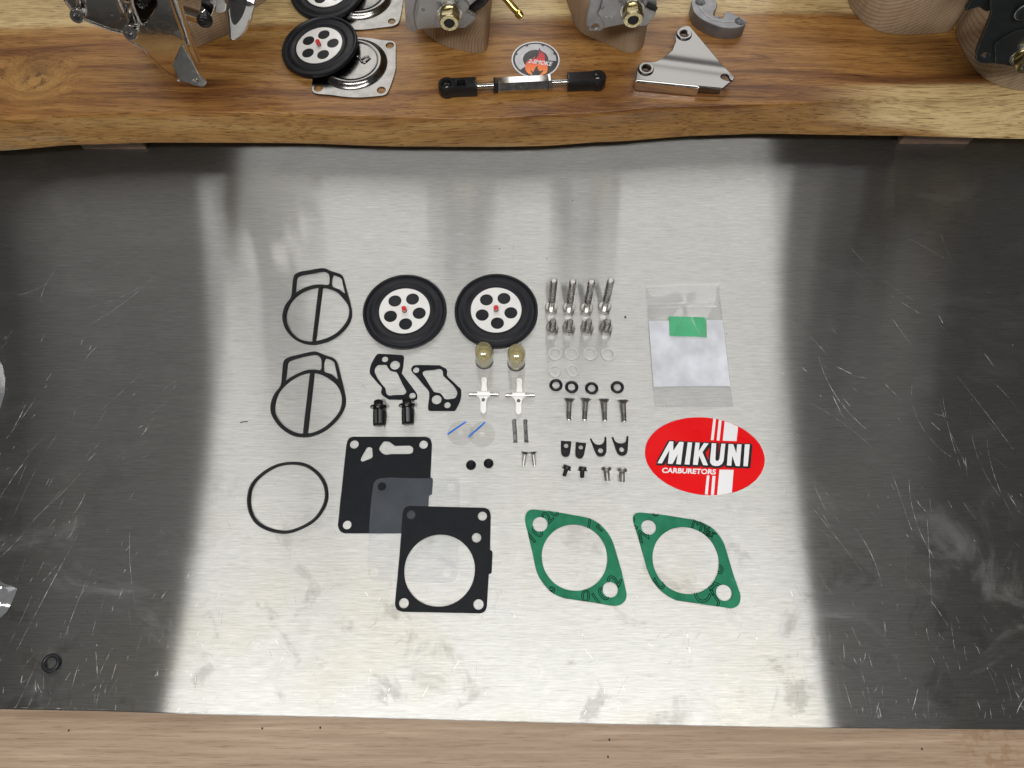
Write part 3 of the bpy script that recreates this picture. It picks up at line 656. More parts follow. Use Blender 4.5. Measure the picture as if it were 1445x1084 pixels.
# bolts standing on their heads
def bolt(name, label, group, total, smooth_len):
    t = thing(name, label, 'bolt', group=group); mm = .001
    hd = m_lathe([(0, 2.4 * mm), (1.9 * mm, 2.4 * mm), (2.05 * mm, 0.1 * mm), (3.9 * mm, 0), (4.25 * mm, 0.4 * mm), (4.25 * mm, 4.6 * mm), (3.9 * mm, 4.95 * mm), (2.3 * mm, 5.0 * mm), (0, 5.0 * mm)], 40)
    part('head', hd, M['stainless'], t, True)
    pr = [(0, 5 * mm), (2.2 * mm, 5 * mm)]
    if smooth_len: pr += [(2.2 * mm, (5 + smooth_len) * mm)]; part('shank', m_lathe(pr + [(0, (5 + smooth_len) * mm)], 32), M['stainless'], t, True)
    z = 5 + smooth_len; th = [(0, z * mm)]
    while z < total - 1.0:
        th += [(2.15 * mm, z * mm), (2.36 * mm, (z + 0.3) * mm), (2.36 * mm, (z + 0.45) * mm), (2.15 * mm, (z + 0.75) * mm)]; z += 0.8
    th += [(2.3 * mm, z * mm), (2.2 * mm, (total - 0.5) * mm), (1.6 * mm, total * mm), (0, total * mm)]
    part('thread', m_lathe(th, 32), M['stainless'], t, True)
    return t
b1 = bolt('long_bolt', 'long stainless socket bolt standing head down behind the short bolts', 'long bolts standing in a row', 40.0, 8.5)
for i, (u, v) in enumerate([(777.5, 438), (802.4, 439.1), (827, 439.4), (852.3, 437.6)]):
    (b1 if i == 0 else dup(b1, (0, 0, 0), (0, 0, i))).location = G(u, v)
for i, o in enumerate([o for o in COL.objects if o.name.startswith('long_bolt') and o.parent is None]): o.location = G(*[(777.5, 438), (802.4, 439.1), (827, 439.4), (852.3, 437.6)][i])
b2 = bolt('short_bolt', 'short stainless socket bolt standing head down before the long bolts', 'short bolts standing in a row', 14.0, 0)
sp = [(779.1, 466.6), (802.3, 466.9), (828.1, 466.9), (854.8, 466.9)]
b2.location = G(*sp[0])
for i in (1, 2, 3): dup(b2, G(*sp[i]), (0, 0, i * 0.7))

# washers and O-rings
def washer(r, ri, t): return m_flat(circ((0, 0), r, 56), [circ((0, 0), ri, 44)], 0.00003, t, 0.00012)
W1 = washer(0.00495, 0.0033, 0.0008); W2 = washer(0.00435, 0.0029, 0.0007)
for me in (W1, W2): me.materials.append(M['washer_pale'])
for (u, v) in [(783.4, 499.7), (806.5, 499.7), (832.7, 499.7), (857.9, 500.5)]:
    o = bpy.data.objects.new('washer', W1); COL.objects.link(o); o.location = G(u, v); tag(o, 'larger thin pale flat washer in the row next to the short bolts', 'washer', 'larger washers')
for (u, v) in [(782.7, 524), (808.2, 523.2)]:
    o = bpy.data.objects.new('washer', W2); COL.objects.link(o); o.location = G(u, v); tag(o, 'smaller thin pale flat washer in the pair next to the black O-rings', 'washer', 'smaller washers')
def oring(Rc, r): return m_lathe([(Rc + r * math.cos(a), r + r * math.sin(a)) for a in [2 * math.pi * i / 14 for i in range(14)]], 48, True)
O1 = oring(0.00345, 0.00098); O1.materials.append(M['rubber'])
for (u, v) in [(784.5, 544.3), (806.7, 547.1), (834.8, 548.8), (871, 547.4)]:
    o = bpy.data.objects.new('o_ring', O1); COL.objects.link(o); o.location = G(u, v); tag(o, 'small black rubber O-ring in the row above the countersunk screws', 'o-ring', 'small O-rings in a row')
O2 = oring(0.0042, 0.0011); O2.materials.append(M['rubber'])
o = bpy.data.objects.new('o_ring', O2); COL.objects.link(o); o.location = G(73.5, 936); tag(o, 'lone black rubber O-ring left on the dark corner of the sheet', 'o-ring')

# screws lying down
def screw(name, label, group, prof_head, rs, ln, mat, flange=None, zh=0.0):
    t = thing(name, label, 'screw', group=group); mm = .001
    part('head', m_lathe([(r * mm, z * mm) for r, z in prof_head], 32), mat, t, True)
    if flange: part('washer_flange', m_lathe([(r * mm, z * mm) for r, z in flange], 32), mat, t, True)
    th = [(0, prof_head[0][1] * mm)] ; z = prof_head[0][1]; dz = 0.55
    while z > -ln + 0.5:
        th += [(rs * 0.90 * mm, z * mm), (rs * mm, (z - 0.2) * mm), (rs * mm, (z - 0.32) * mm), (rs * 0.90 * mm, (z - 0.5) * mm)]; z -= dz
    th += [(rs * 0.85 * mm, -ln * mm), (0, -ln * mm)]
    part('thread', m_lathe(th, 28), mat, t, True)
    return t
def laid(o, tip, head, zt, zh, ln):
    A, B = Vector(G(*tip, zt)), Vector(G(*head, zh))
    d = (B - A).normalized(); o.location = A + d * ln * 0.001
    o.rotation_euler = d.to_track_quat('Z', 'Y').to_euler()
csk = [(0, -2.2), (1.5, -2.2), (3.3, -0.25), (3.4, 0), (3.0, 0.15), (0.9, 0.2), (0.6, -1.2), (0, -1.4)]
s1 = screw('countersunk_screw', 'larger countersunk silver screw lying below the black O-rings', 'larger countersunk screws', csk, 1.55, 14.2, M['stainless'])
cs = [((802.6, 593.4), (803.6, 564)), ((824.9, 593.1), (826.7, 563.5)), ((853.5, 594.2), (852.7, 564.8)), ((881, 595.6), (879.5, 566.6))]
for i, (tp, hd) in enumerate(cs): laid(s1 if i == 0 else dup(s1, (0, 0, 0)), tp, hd, 0.0016, 0.0034, 14.2)
cs2 = [(r * 0.76, z * 0.7) for r, z in csk]
s2 = screw('countersunk_screw', 'tiny countersunk silver screw lying below the springs, heads touching', 'tiny countersunk screws', cs2, 1.05, 8.6, M['stainless'])
for i, (tp, hd) in enumerate([((738.5, 657.5), (740.7, 639.8)), ((754.5, 657.5), (752.3, 639.8))]): laid(s2 if i == 0 else dup(s2, (0, 0, 0)), tp, hd, 0.0011, 0.0025, 8.6)
pan = [(0, -0.2), (2.6, -0.2), (2.9, 0.1), (2.9, 1.4), (2.5, 2.0), (0, 2.2)]
s3 = screw('black_screw', 'tiny black flanged screw lying tilted', 'tiny black screws', [(0, -0.2), (2.3, -0.2), (2.4, 1.6), (2.0, 2.1), (0, 2.2)], 1.2, 5.0, M['oxide'], [(0, -0.7), (2.9, -0.7), (3.1, -0.4), (2.9, 0.0), (0, 0.1)])
s3['label'] = 'tiny black flanged screw lying askew on the sheet'
laid(s3, (796, 672), (800, 660.5), 0.0013, 0.003, 5.0)
s3b = dup(s3, (0, 0, 0), None, 'tiny black flanged screw lying straight, beside the askew one'); laid(s3b, (821.5, 674.4), (822.4, 661.5), 0.0013, 0.003, 5.0)
s4 = screw('pan_head_screw', 'small silver pan head screw lying below the black forks', 'silver pan head screws', pan, 1.55, 6.6, M['stainless'])
for i, (tp, hd) in enumerate([((857.2, 678.8), (856.2, 663)), ((878.2, 680.5), (878.4, 664.5))]): laid(s4 if i == 0 else dup(s4, (0, 0, 0)), tp, hd, 0.0016, 0.0029, 6.6)

# needle valve levers
ZD = Zm(650, 475, 9.425)
def lever(dx, dy, label, px=0):
    def q(pts): return [(a + dx, b + dy) for a, b in pts]
    c = G(*ZD(303 + dx, 770 + dy)); t = thing('needle_lever', label, 'lever', c, 'needle levers'); z = 0.0022
    part('upper_arm', m_flat(smooth(g2(ZD, q([(283, 548), (342, 548), (346, 640), (346, 735), (282, 735), (282, 640)]), z), 3, 0.5), [], z - 0.0006, 0.0007, 0.0001), M['lever'], t)
    hole = g2(ZD, q([(303, 843)]), z)[0]
    la_ = part('lower_arm', m_flat(smooth(g2(ZD, q([(228, 790), (380, 790), (352, 822), (340, 880), (340, 960), (334, 1000), (302, 1022), (272, 1000), (264, 960), (264, 880), (254, 825)]), z), 4), [circ(hole, 0.0012, 24)], z - 0.0006, 0.0007, 0.0001), M['lever'], t)
    zc = 0.0021
    a, b = G(*ZD(110 + dx + px, 770 + dy), zc), G(*ZD(506 + dx + px, 770 + dy), zc)
    part('pivot_pin', tf(m_cyl(0.0015, (b - a).length, 28, 0.0002), along(a, b)), M['steel'], t)
    a, b = G(*ZD(220 + dx, 765 + dy), zc), G(*ZD(390 + dx, 765 + dy), zc)
    part('sleeve', tf(m_cyl(0.0020, (b - a).length, 28, 0.0002), along(a, b)), M['lever'], t)
    part('rivet', tf(m_lathe([(0.0006, 0), (0.0012, 0), (0.0012, 0.0006), (0.0006, 0.0006)], 20, True), Matrix.Translation((hole[0], hole[1], z - 0.0001))), M['steel'], la_)
lever(0, 0, 'silver T-shaped needle lever with pivot pin, beside the irregular gasket')
lever(468, 14, 'silver T-shaped needle lever with pivot pin, on the side of the O-rings', 16)

# springs
def spring_mesh(p, q, Rr, wr, turns):
    Lg = (q - p).length; pts = []; n = int(turns * 14)
    for i in range(n + 1):
        f = i / n; a = 2 * math.pi * turns * f
        e = min(f, 1 - f); zf = f
        s = 0.13
        # closed coils at both ends
        if f < s: zf = f * 0.45
        elif f > 1 - s: zf = 1 - (1 - f) * 0.45
        else: zf = s * 0.45 + (f - s) * (1 - 2 * s * 0.45) / (1 - 2 * s)
        pts.append(Vector((Rr * math.cos(a), Rr * math.sin(a), zf * Lg)))
    return tf(m_tube(pts, wr, 6), along(p, q))
for (p, q, lab) in (((725.5, 592.7), (727.6, 624.1), 0), ((741.3, 592.7), (742.9, 623.7), 1)):
    a, b = G(*p, 0.0015), G(*q, 0.0015)
    solo('coil_spring', spring_mesh(a, b, 0.00120, 0.00019, 19), M['spring'], 'small dark coil spring lying below the levers', 'spring', 'small coil springs', loc=(a + b) / 2 - Vector((0, 0, 0.0015)))

# clear check-valve discs with a blue line
ZH = Zm(620, 580, 9.031)
for i, (c, ln, lab) in enumerate((((272, 282), ((103, 300), (340, 137)), 'clear film disc with blue line, tucked under the other film disc'), ((545, 298), ((368, 333), (585, 145)), 'clear film disc with blue line, overlapping the other film disc'))):
    z = 0.0001 + i * 0.0003
    p = G(*ZH(*c), z); t = thing('film_disc', lab, 'film disc', (p.x, p.y, 0), 'clear film discs')
    part('film', m_flat(circ((p.x, p.y), 0.0085, 64), [circ((p.x, p.y), 0.0018, 28)], z, 0.0002), M['disc_film'], t)
    a, b = Vector(g2(ZH, [ln[0]], z)[0]), Vector(g2(ZH, [ln[1]], z)[0]); n_ = (b - a).normalized(); n_ = Vector((-n_.y, n_.x)) * 0.0005
    part('blue_line', m_flat([a - n_, b - n_, b + n_, a + n_], [], z + 0.00021, 0.00005), M['blue_ink'], t)

# rubber plugs
def plug():
    mm = .001
    return m_lathe([(r * mm, z * mm) for r, z in [(0, 0), (2.7, 0), (3.1, 0.5), (3.15, 1.6), (2.8, 2.4), (2.0, 3.0), (1.65, 3.4), (1.5, 4.6), (1.2, 4.9), (0, 4.9)]], 36)
for (u, v, lab) in ((664.7, 657.2, 'tiny black rubber plug beside the square black gasket'), (689.5, 655, 'tiny black rubber plug on the side of the tiny screws')):
    solo('rubber_plug', plug(), M['rubber'], lab, 'plug', 'tiny rubber plugs').location = G(u, v)

# black clamps and forks
ZG = Zm(780, 610, 12.042)
P1 = [(140,148),(225,150),(312,155),(315,185),(305,290),(290,370),(265,405),(225,418),(180,405),(150,370),(140,280)]
P2 = [(393,168),(480,176),(565,185),(565,215),(545,320),(525,400),(495,435),(460,445),(420,428),(390,395),(385,300)]
for pts, h, dm, lab in ((P1, (228, 230, 38), (198, 330), 'small black tongue-shaped clamp plate, farther from the forks'), (P2, (478, 255, 37), (438, 350), 'small black tongue-shaped clamp plate, next to a fork')):
    c = g2(ZG, [(sum(a for a, _ in pts) / len(pts), sum(b for _, b in pts) / len(pts))])[0]
    t = thing('clamp_plate', lab, 'clamp plate', (c[0], c[1], 0), 'black clamp plates'); th = 0.0014
    pc = Vector(g2(ZG, [h[:2]], th)[0]); r_ = (Vector(g2(ZG, [(h[0] + h[2], h[1])], th)[0]) - pc).length
    dmp = Vector(g2(ZG, [dm], th)[0])
    pl_ = part('plate', m_flat(smooth(g2(ZG, pts, th), 3), [circ(pc, r_, 28), circ(dmp, 0.0007, 20)], 0.00003, th, 0.0002), M['oxide'], t)
    part('dimple', tf(m_cyl(0.0007, 0.0006, 20), Matrix.Translation((dmp.x, dmp.y, 0.0001))), M['dark_hole'], pl_)
F1 = [(635,112),(650,102),(668,120),(690,165),(730,200),(780,212),(830,203),(865,170),(880,130),(882,85),(895,72),(910,85),(915,150),(915,320),(900,365),(870,400),(820,410),(770,400),(735,360),(690,250)]
F2 = [(1005,85),(1020,75),(1035,90),(1055,140),(1100,178),(1160,190),(1210,180),(1245,150),(1255,100),(1258,68),(1275,60),(1288,75),(1285,160),(1275,310),(1262,355),(1225,388),(1175,396),(1125,380),(1090,335),(1050,220)]
gasket('retainer_fork', ZG, F1, [], [(815, 310, 44)], M['oxide'], 'small black two-pronged fork next to the clamp plates', 'fork', 'black forks', 0.0012, 3, bev=0.0002)
gasket('retainer_fork', ZG, F2, [], [(1175, 293, 43)], M['oxide'], 'small black two-pronged fork next to the red oval sticker', 'fork', 'black forks', 0.0012, 3, bev=0.0002)

# square gaskets and frosted film
S1 = [(610,95),(800,95),(975,95),(1000,105),(1010,135),(1003,292),(1004,302),(1013,308),(1015,318),(1011,382),(1007,390),(996,395),(994,406),(985,560),(972,583),(950,588),(760,588),(565,588),(540,575),(530,545),(545,400),(573,140),(585,105)]
S1k = [(748,140),(765,120),(790,120),(808,132),(822,142),(895,140),(910,148),(914,162),(908,178),(890,183),(800,183),(775,187),(752,175),(741,158)]
S1t = [(690,147),(705,155),(708,195),(700,205),(655,222),(647,215),(650,200),(675,155)]
gasket('square_gasket', ZS, S1, [S1k, S1t], [(614,134,22),(967,135,22),(577,545,22),(950,548,21)], M['paper_black'], 'square black gasket with keyhole slot under the frosted film', 'gasket', 'square black gaskets', 0.0005)
SF = [(745,308),(940,308),(1130,308),(1148,322),(1152,350),(1145,560),(1136,810),(1110,835),(900,834),(720,833),(695,822),(684,790),(688,590),(708,360),(718,325)]
gasket('film_gasket', ZS, SF, [], [(755,349,22),(1107,352,20),(717,788,22),(1086,789,22)], M['film'], 'translucent frosted film gasket between the two square black gaskets', 'film gasket', None, 0.00022, 3, 0.0006, 0.0)
S3 = [(895,448),(1085,453),(1275,457),(1300,468),(1310,500),(1306,660),(1306,672),(1316,678),(1319,688),(1315,784),(1312,792),(1300,796),(1299,808),(1290,960),(1280,985),(1255,996),(1060,992),(860,988),(830,975),(821,945),(845,690),(860,490),(872,458)]
gasket('square_gasket', ZS, S3, [], [(903,493,23),(1267,500,23),(1237,610,24),(866,944,25),(1247,951,26),(1048,775,181)], M['paper_black'], 'square black gasket with large round opening on top of the frosted film', 'gasket', 'square black gaskets', 0.0005, 3, 0.0009)

# green flange gaskets with printed outline lettering
def inside(pt, poly):
    x, y = pt; c = False; j = len(poly) - 1
    for i in range(len(poly)):
        xi, yi = poly[i]; xj, yj = poly[j]
        if (yi > y) != (yj > y) and x < (xj - xi) * (y - yi) / (yj - yi) + xi: c = not c
        j = i
    return c
ZR = Zm(720, 690, 4.014)
def green(outer, circles, label, prints):
    t_ = 0.0008; c = g2(ZR, [(sum(a for a, _ in outer) / len(outer), sum(b for _, b in outer) / len(outer))])[0]
    T = thing('flange_gasket', label, 'gasket', (c[0], c[1], 0), 'green flange gaskets')
    O = smooth(g2(ZR, outer, t_), 4); H = []
    for (a, b, r) in circles:
        p0 = Vector(g2(ZR, [(a, b)], t_)[0]); p1 = Vector(g2(ZR, [(a + r, b)], t_)[0]); H.append(circ(p0, (p1 - p0).length, 64))
    part('fibre_sheet', m_flat(O, H, 0.00003, t_, 0.00008), M['green'], T)
    for (s, a, b, ang, size) in prints:
        vs, fs = [], []
        me = m_text(s, 1.0); bm = bmesh.new(); bm.from_mesh(me)
        bmesh.ops.remove_doubles(bm, verts=bm.verts, dist=1e-5)
        ox, oy = g2(ZR, [(a, b)], t_)[0]; ca, sa = math.cos(R(ang)), math.sin(R(ang))
        def X(v): return Vector((ox + size * (v.x * ca - v.y * sa), oy + size * (v.x * sa + v.y * ca)))
        for e in bm.edges:
            if len(e.link_faces) != 1: continue
            p, q = X(e.verts[0].co), X(e.verts[1].co); n = max(1, int((q - p).length / 0.0004))
            for i in range(n):
                r0, r1 = p.lerp(q, i / n), p.lerp(q, (i + 1) / n); m_ = (r0 + r1) / 2
                if not inside(m_, O) or any(inside(m_, h) for h in H): continue
                d = (r1 - r0)
                if d.length < 1e-8: continue
                d.normalize(); nn = Vector((-d.y, d.x)) * 0.00024; e_ = d * 0.0001; b0 = len(vs); z = t_ + 0.00007
                for w_ in (r0 - e_ - nn, r1 + e_ - nn, r1 + e_ + nn, r0 - e_ + nn): vs.append((w_.x, w_.y, z))
                fs.append((b0, b0 + 1, b0 + 2, b0 + 3))
        bm.free()
        me = bpy.data.meshes.new('m'); me.from_pydata(vs, [], fs)
        part('printed_mark', me, M['ink'], T)
g1o = [(130,116),(250,128),(400,155),(470,175),(530,220),(570,275),(595,340),(630,460),(660,590),(655,625),(635,650),(600,662),(480,645),(310,620),(240,590),(190,540),(150,470),(130,380),(100,250),(83,170),(92,135),(110,120)]
g2o = [(740,133),(870,147),(1030,172),(1100,195),(1160,235),(1205,295),(1225,350),(1260,470),(1305,600),(1303,635),(1285,665),(1250,677),(1100,655),(940,630),(870,590),(810,525),(775,450),(750,360),(715,240),(696,175),(700,150),(715,137)]
sz = 0.0105
green(g1o, [(169, 200, 42), (567, 571, 43), (365, 386, 186)], 'green diamond-shaped fibre gasket with black printed outlines, beside the square black gasket',
      [('10', 122, 318, 42, sz * 1.05), ('20', 218, 200, 45, sz), ('10', 488, 672, 35, sz * 1.05), ('2', 612, 562, 62, sz * 1.1), ('J', 432, 214, -12, sz), ('L', 480, 212, -40, sz), ('a', 205, 588, -30, sz), ('0', 400, 640, -5, sz)])
green(g2o, [(785, 217, 42), (1212, 588, 45), (995, 402, 188)], 'green diamond-shaped fibre gasket with black printed outlines, nearest the red oval sticker',
      [('P', 712, 235, 55, sz * 1.2), ('W', 725, 320, 30, sz * 1.0), ('My', 1020, 215, -22, sz * 0.9), ('ar', 1105, 262, -20, sz * 0.7), ('8', 1200, 490, 75, sz * 1.15), ('2', 820, 500, 240, sz), ('CA', 1085, 665, 42, sz * 1.25), ('J', 1165, 640, 30, sz), ('o', 800, 150, -10, sz * 0.8)])

# red oval sticker
ZK = Zm(905, 585, 8.028)
def oval(cx, cy, a, b, tau, n=96, k=1.0):
    return [(cx + k * (a * math.cos(x) * math.cos(tau) - b * math.sin(x) * math.sin(tau)), cy + k * (a * math.cos(x) * math.sin(tau) + b * math.sin(x) * math.cos(tau))) for x in [2 * math.pi * i / n for i in range(n)]]
zs = 0.0004
c = G(*ZK(720, 473)); t = thing('oval_sticker', 'red oval sticker with white MIKUNI CARBURETORS lettering and stripes', 'sticker', (c.x, c.y, 0))
part('vinyl', m_flat(g2(ZK, oval(720, 473, 681, 437, R(6.55)), zs), [], 0.00003, zs), M['st_red'], t)
def pr(root, zm, loops, z, th, mat, name, zl):
    for lp in loops: part(name, m_flat(g2(zm, lp, zl), [], z, th), mat, root)
stripes = [[(815,48),(846,50),(818,292),(787,290)],[(878,57),(910,65),(885,297),(853,294)],[(944,77),(1020,101),(1096,138),(1078,302),(922,298)],
           [(742,692),(772,692),(752,908),(720,906)],[(805,695),(840,697),(822,912),(788,911)],[(885,625),(1045,628),(1025,882),(945,904),(858,912)]]
pr(t, ZK, stripes, zs + 0.00005, 0.00003, M['st_white'], 'stripe', zs)
LET = [('M', [(318,305),(362,307),(362,412),(430,310),(480,313),(447,567),(393,563),(412,450),(352,562),(300,558),(318,402),(232,556),(182,552)]),
       ('I', [(525,316),(575,318),(545,570),(490,566)]),
       ('K', [(612,318),(662,322),(648,420),(708,324),(762,328),(692,428),(755,578),(700,575),(655,470),(638,573),(583,570)]),
       ('U', [(797,325),(848,328),(838,500),(842,522),(858,528),(876,520),(885,500),(905,330),(952,332),(932,520),(915,560),(880,582),(840,586),(800,575),(778,545),(778,510)]),
       ('N', [(988,335),(1040,337),(1075,438),(1085,338),(1135,340),(1115,587),(1068,584),(1030,470),(1018,582),(968,578)]),
       ('I', [(1172,338),(1228,340),(1205,588),(1155,586)])]
for _, lp in LET:
    ms = []
    for i, (dx, dy) in enumerate(((-16, -12), (14, -12), (-17, 12), (-20, 20), (0, 25), (16, 24), (30, 20), (30, -2))):
        ms.append(m_flat(g2(ZK, [(a + dx, b + dy) for a, b in lp], zs), [], zs + 0.00009 + i * 0.000004, 0.00002))
    lt = part('letter_outline', m_join(*ms), M['st_black'], t)
for _, lp in LET: part('letter', m_flat(g2(ZK, lp, zs), [], zs + 0.00016, 0.00002), M['st_white'], t)
def text_on(root, s, zm, a0, a1, up, zl, z, mat, name, shear=0.0, bold=0.02):
    me = m_text(s, 1.0, shear, bold); xs = [v.co.x for v in me.vertices]; ys = [v.co.y for v in me.vertices]
    x0, x1, y0, y1 = min(xs), max(xs), min(ys), max(ys)
    P0, P1, PU = Vector(g2(zm, [a0], zl)[0]), Vector(g2(zm, [a1], zl)[0]), Vector(g2(zm, [up], zl)[0])
    for v in me.vertices:
        f, h = (v.co.x - x0) / (x1 - x0), (v.co.y - y0) / (y1 - y0)
        q = P0 + (P1 - P0) * f + (PU - P0) * h; v.co = (q.x, q.y, z)
    return part(name, me, mat, root)
text_on(t, 'CARBURETORS', ZK, (232, 662), (843, 682), (236, 602), zs, zs + 0.0002, M['st_white'], 'lettering', 0.06, 0.035)

# zip bag with milky panel and green label
ZP = Zm(900, 395, 5.707)
def bag_sheet(q, nx, ny, zf):
    vs, fs = [], []
    for j in range(ny + 1):
        for i in range(nx + 1):
            f, h = i / nx, j / ny
            a = Vector(q[0]).lerp(Vector(q[1]), f); b = Vector(q[3]).lerp(Vector(q[2]), f); pxy = a.lerp(b, h)
            p = G(*ZP(pxy.x, pxy.y)); vs.append((p.x, p.y, zf(f, h)))
    for j in range(ny):
        for i in range(nx): k_ = j * (nx + 1) + i; fs.append((k_, k_ + 1, k_ + nx + 2, k_ + nx + 1))
    me = bpy.data.meshes.new('m'); me.from_pydata(vs, [], fs); return finish(me, 80)
c = G(*ZP(400, 600)); t = thing('zip_bag', 'clear zip bag with milky panel and green label', 'zip bag', (c.x, c.y, 0))
bq = [(62, 45), (650, 30), (765, 1022), (135, 1027)]
def puff(f, h): return 0.0003 + 0.0016 * (math.sin(math.pi * f) ** 0.5) * (math.sin(math.pi * min(1, max(0, h))) ** 0.5) + 0.00035 * math.sin(9 * f + 4 * h) * math.sin(math.pi * f) * math.sin(math.pi * h) + 0.00022 * math.sin(17 * h + 3 * f) * math.sin(math.pi * f) + 0.0005 * math.exp(-((f + 0.7 * h - 0.62) / 0.035) ** 2) * math.sin(math.pi * f) * math.sin(math.pi * h) + 0.0004 * math.exp(-((f - 0.5 * h - 0.42) / 0.03) ** 2) * math.sin(math.pi * f) * math.sin(math.pi * h)
part('back_film', bag_sheet(bq, 12, 16, lambda f, h: 0.00012), M['bag'], t)
part('front_film', bag_sheet(bq, 40, 60, puff), M['bag'], t)
hm = lambda y: (y - 40) / 985
def lq(y0, y1, pad=0): 
    def ex(y): 
        h = hm(y); l = Vector((62, 45)).lerp(Vector((135, 1027)), h); r = Vector((650, 30)).lerp(Vector((765, 1022)), h); return l.x + pad, r.x - pad
    return [(ex(y0)[0], y0), (ex(y0)[1], y0 - 6), (ex(y1)[0 + 1], y1 - 4), (ex(y1)[0], y1)]
def panel_z(f, h): return 0.0002 + puff(0.02 + 0.96 * f, hm(335) + (hm(862) - hm(335)) * h) * 0.5
part('milky_panel', bag_sheet(lq(335, 864, 4), 30, 30, panel_z), M['bag_white'], t)
part('green_label', bag_sheet([(248, 301), (547, 313), (552, 473), (252, 462)], 16, 10, lambda f, h: 0.00012 + puff((180 + 300 * f) / 600, hm(305 + 165 * h))), M['label_green'], t)
for (y, rr, dx) in ((190, 0.0006, 4), (220, 0.0008, 8)):
    a, b = G(*ZP(75 + dx, y), 0.0019), G(*ZP(668, y - 8), 0.0019)
    part('zip_ridge', m_tube([a.lerp(b, i / 10) + Vector((0, 0, -0.0006 * abs(i / 5 - 1) ** 2)) for i in range(11)], rr, 8), M['bag'], t)
for y in (68, 85, 101, 122, 140):
    a, b = G(*ZP(68, y), 0.0006), G(*ZP(660, y - 5), 0.0006)
    part('lip_ridge', m_tube([a.lerp(b, i / 8) + Vector((0, 0, 0.0008 * math.sin(math.pi * i / 8))) for i in range(9)], 0.00028, 6), M['bag'], t)
for (p, q) in (((62, 45), (135, 1027)), ((662, 180), (765, 1022)), ((135, 1018), (765, 1013)), ((128, 862), (745, 857))):
    a, b = G(*ZP(*p), 0.0004), G(*ZP(*q), 0.0004)
    part('seam', m_tube([a.lerp(b, i / 6) for i in range(7)], 0.00012, 6), M['bag'], t)

# loose polythene bags reaching in from the left
def loose_bag(pts, label, hgt):
    P = [G(u, v) for u, v in pts]; c = sum(P, Vector()) / len(P)
    vs, fs = [], []; n = len(P); rings = 7
    for r in range(rings):
        f = 1 - r / (rings - 1) * 0.98
        for i, p in enumerate(P):
            q = c.lerp(p, f)
            z = 0.0004 + hgt * (1 - f) ** 0.6 * (0.7 + 0.5 * math.sin(i * 2.3 + r * 1.1)) 
            vs.append((q.x, q.y, max(z, 0.0003)))
    for r in range(rings - 1):
        for i in range(n): j = (i + 1) % n; fs.append((r * n + i, r * n + j, (r + 1) * n + j, (r + 1) * n + i))
    me = bpy.data.meshes.new('m'); me.from_pydata(vs, [], fs); finish(me, 60)
    solo('plastic_bag', me, M['bag_milky'], label, 'plastic bag', 'loose plastic bags', loc=(c.x, c.y, 0))
loose_bag([(-90, 470), (-40, 485), (-8, 500), (4, 516), (8, 535), (7, 556), (0, 580), (-12, 600), (-50, 620), (-100, 600), (-120, 540)], 'edge of a clear plastic bag farther along the sheet from the lone O-ring', 0.009)
loose_bag([(-110, 790), (-60, 800), (-20, 812), (8, 824), (25, 831), (18, 849), (10, 864), (0, 873), (-30, 890), (-80, 895), (-120, 850)], 'corner of a clear plastic bag just beyond the lone O-ring', 0.010)
# lint and specks
a, b = G(339, 596.5, 0.0003), G(349.5, 595, 0.0003)
solo('lint_fibre', m_tube([a, a.lerp(b, 0.35) + Vector((0, 0.0003, 0)), a.lerp(b, 0.7) + Vector((0, 0.0002, 0)), b], 0.00028, 6), M['lint'], 'short dark lint fibre lying alone beside a barred seal', 'lint', loc=(a + b) / 2)
def crumb(u, v, r, name, label, cat, grp=None):
    bm = bmesh.new(); bmesh.ops.create_icosphere(bm, subdivisions=2, radius=r)
    for vv in bm.verts: vv.co *= random.uniform(0.75, 1.15); vv.co.z *= 0.5; vv.co.y *= 1.3
    me = bpy.data.meshes.new('m'); bm.to_mesh(me); bm.free(); finish(me)
    o = solo(name, me, M['lint'], label, cat, grp); o.location = G(u, v, r * 0.5)
crumb(882.5, 447.5, 0.0008, 'rubber_crumb', 'black rubber crumb on the sheet beside the bolts', 'crumb')
for (u, v) in ((705, 351), (772, 365), (808, 283), (1025.5, 471)): crumb(u, v, 0.0004, 'dirt_speck', 'tiny dark dirt speck on the steel sheet', 'speck', 'specks of dirt on the steel sheet')
for (u, v) in ((370, 1028), (452, 1027), (860, 1044), (858, 1068), (1301, 1057), (97, 1031)): 
    crumb(u, v, 0.0005, 'dirt_speck', 'tiny dark dirt speck on the bare wood of the bench', 'speck', 'specks of dirt on the bench'); COL.objects[-1].location = G(u, v, -0.003 + 0.00025)

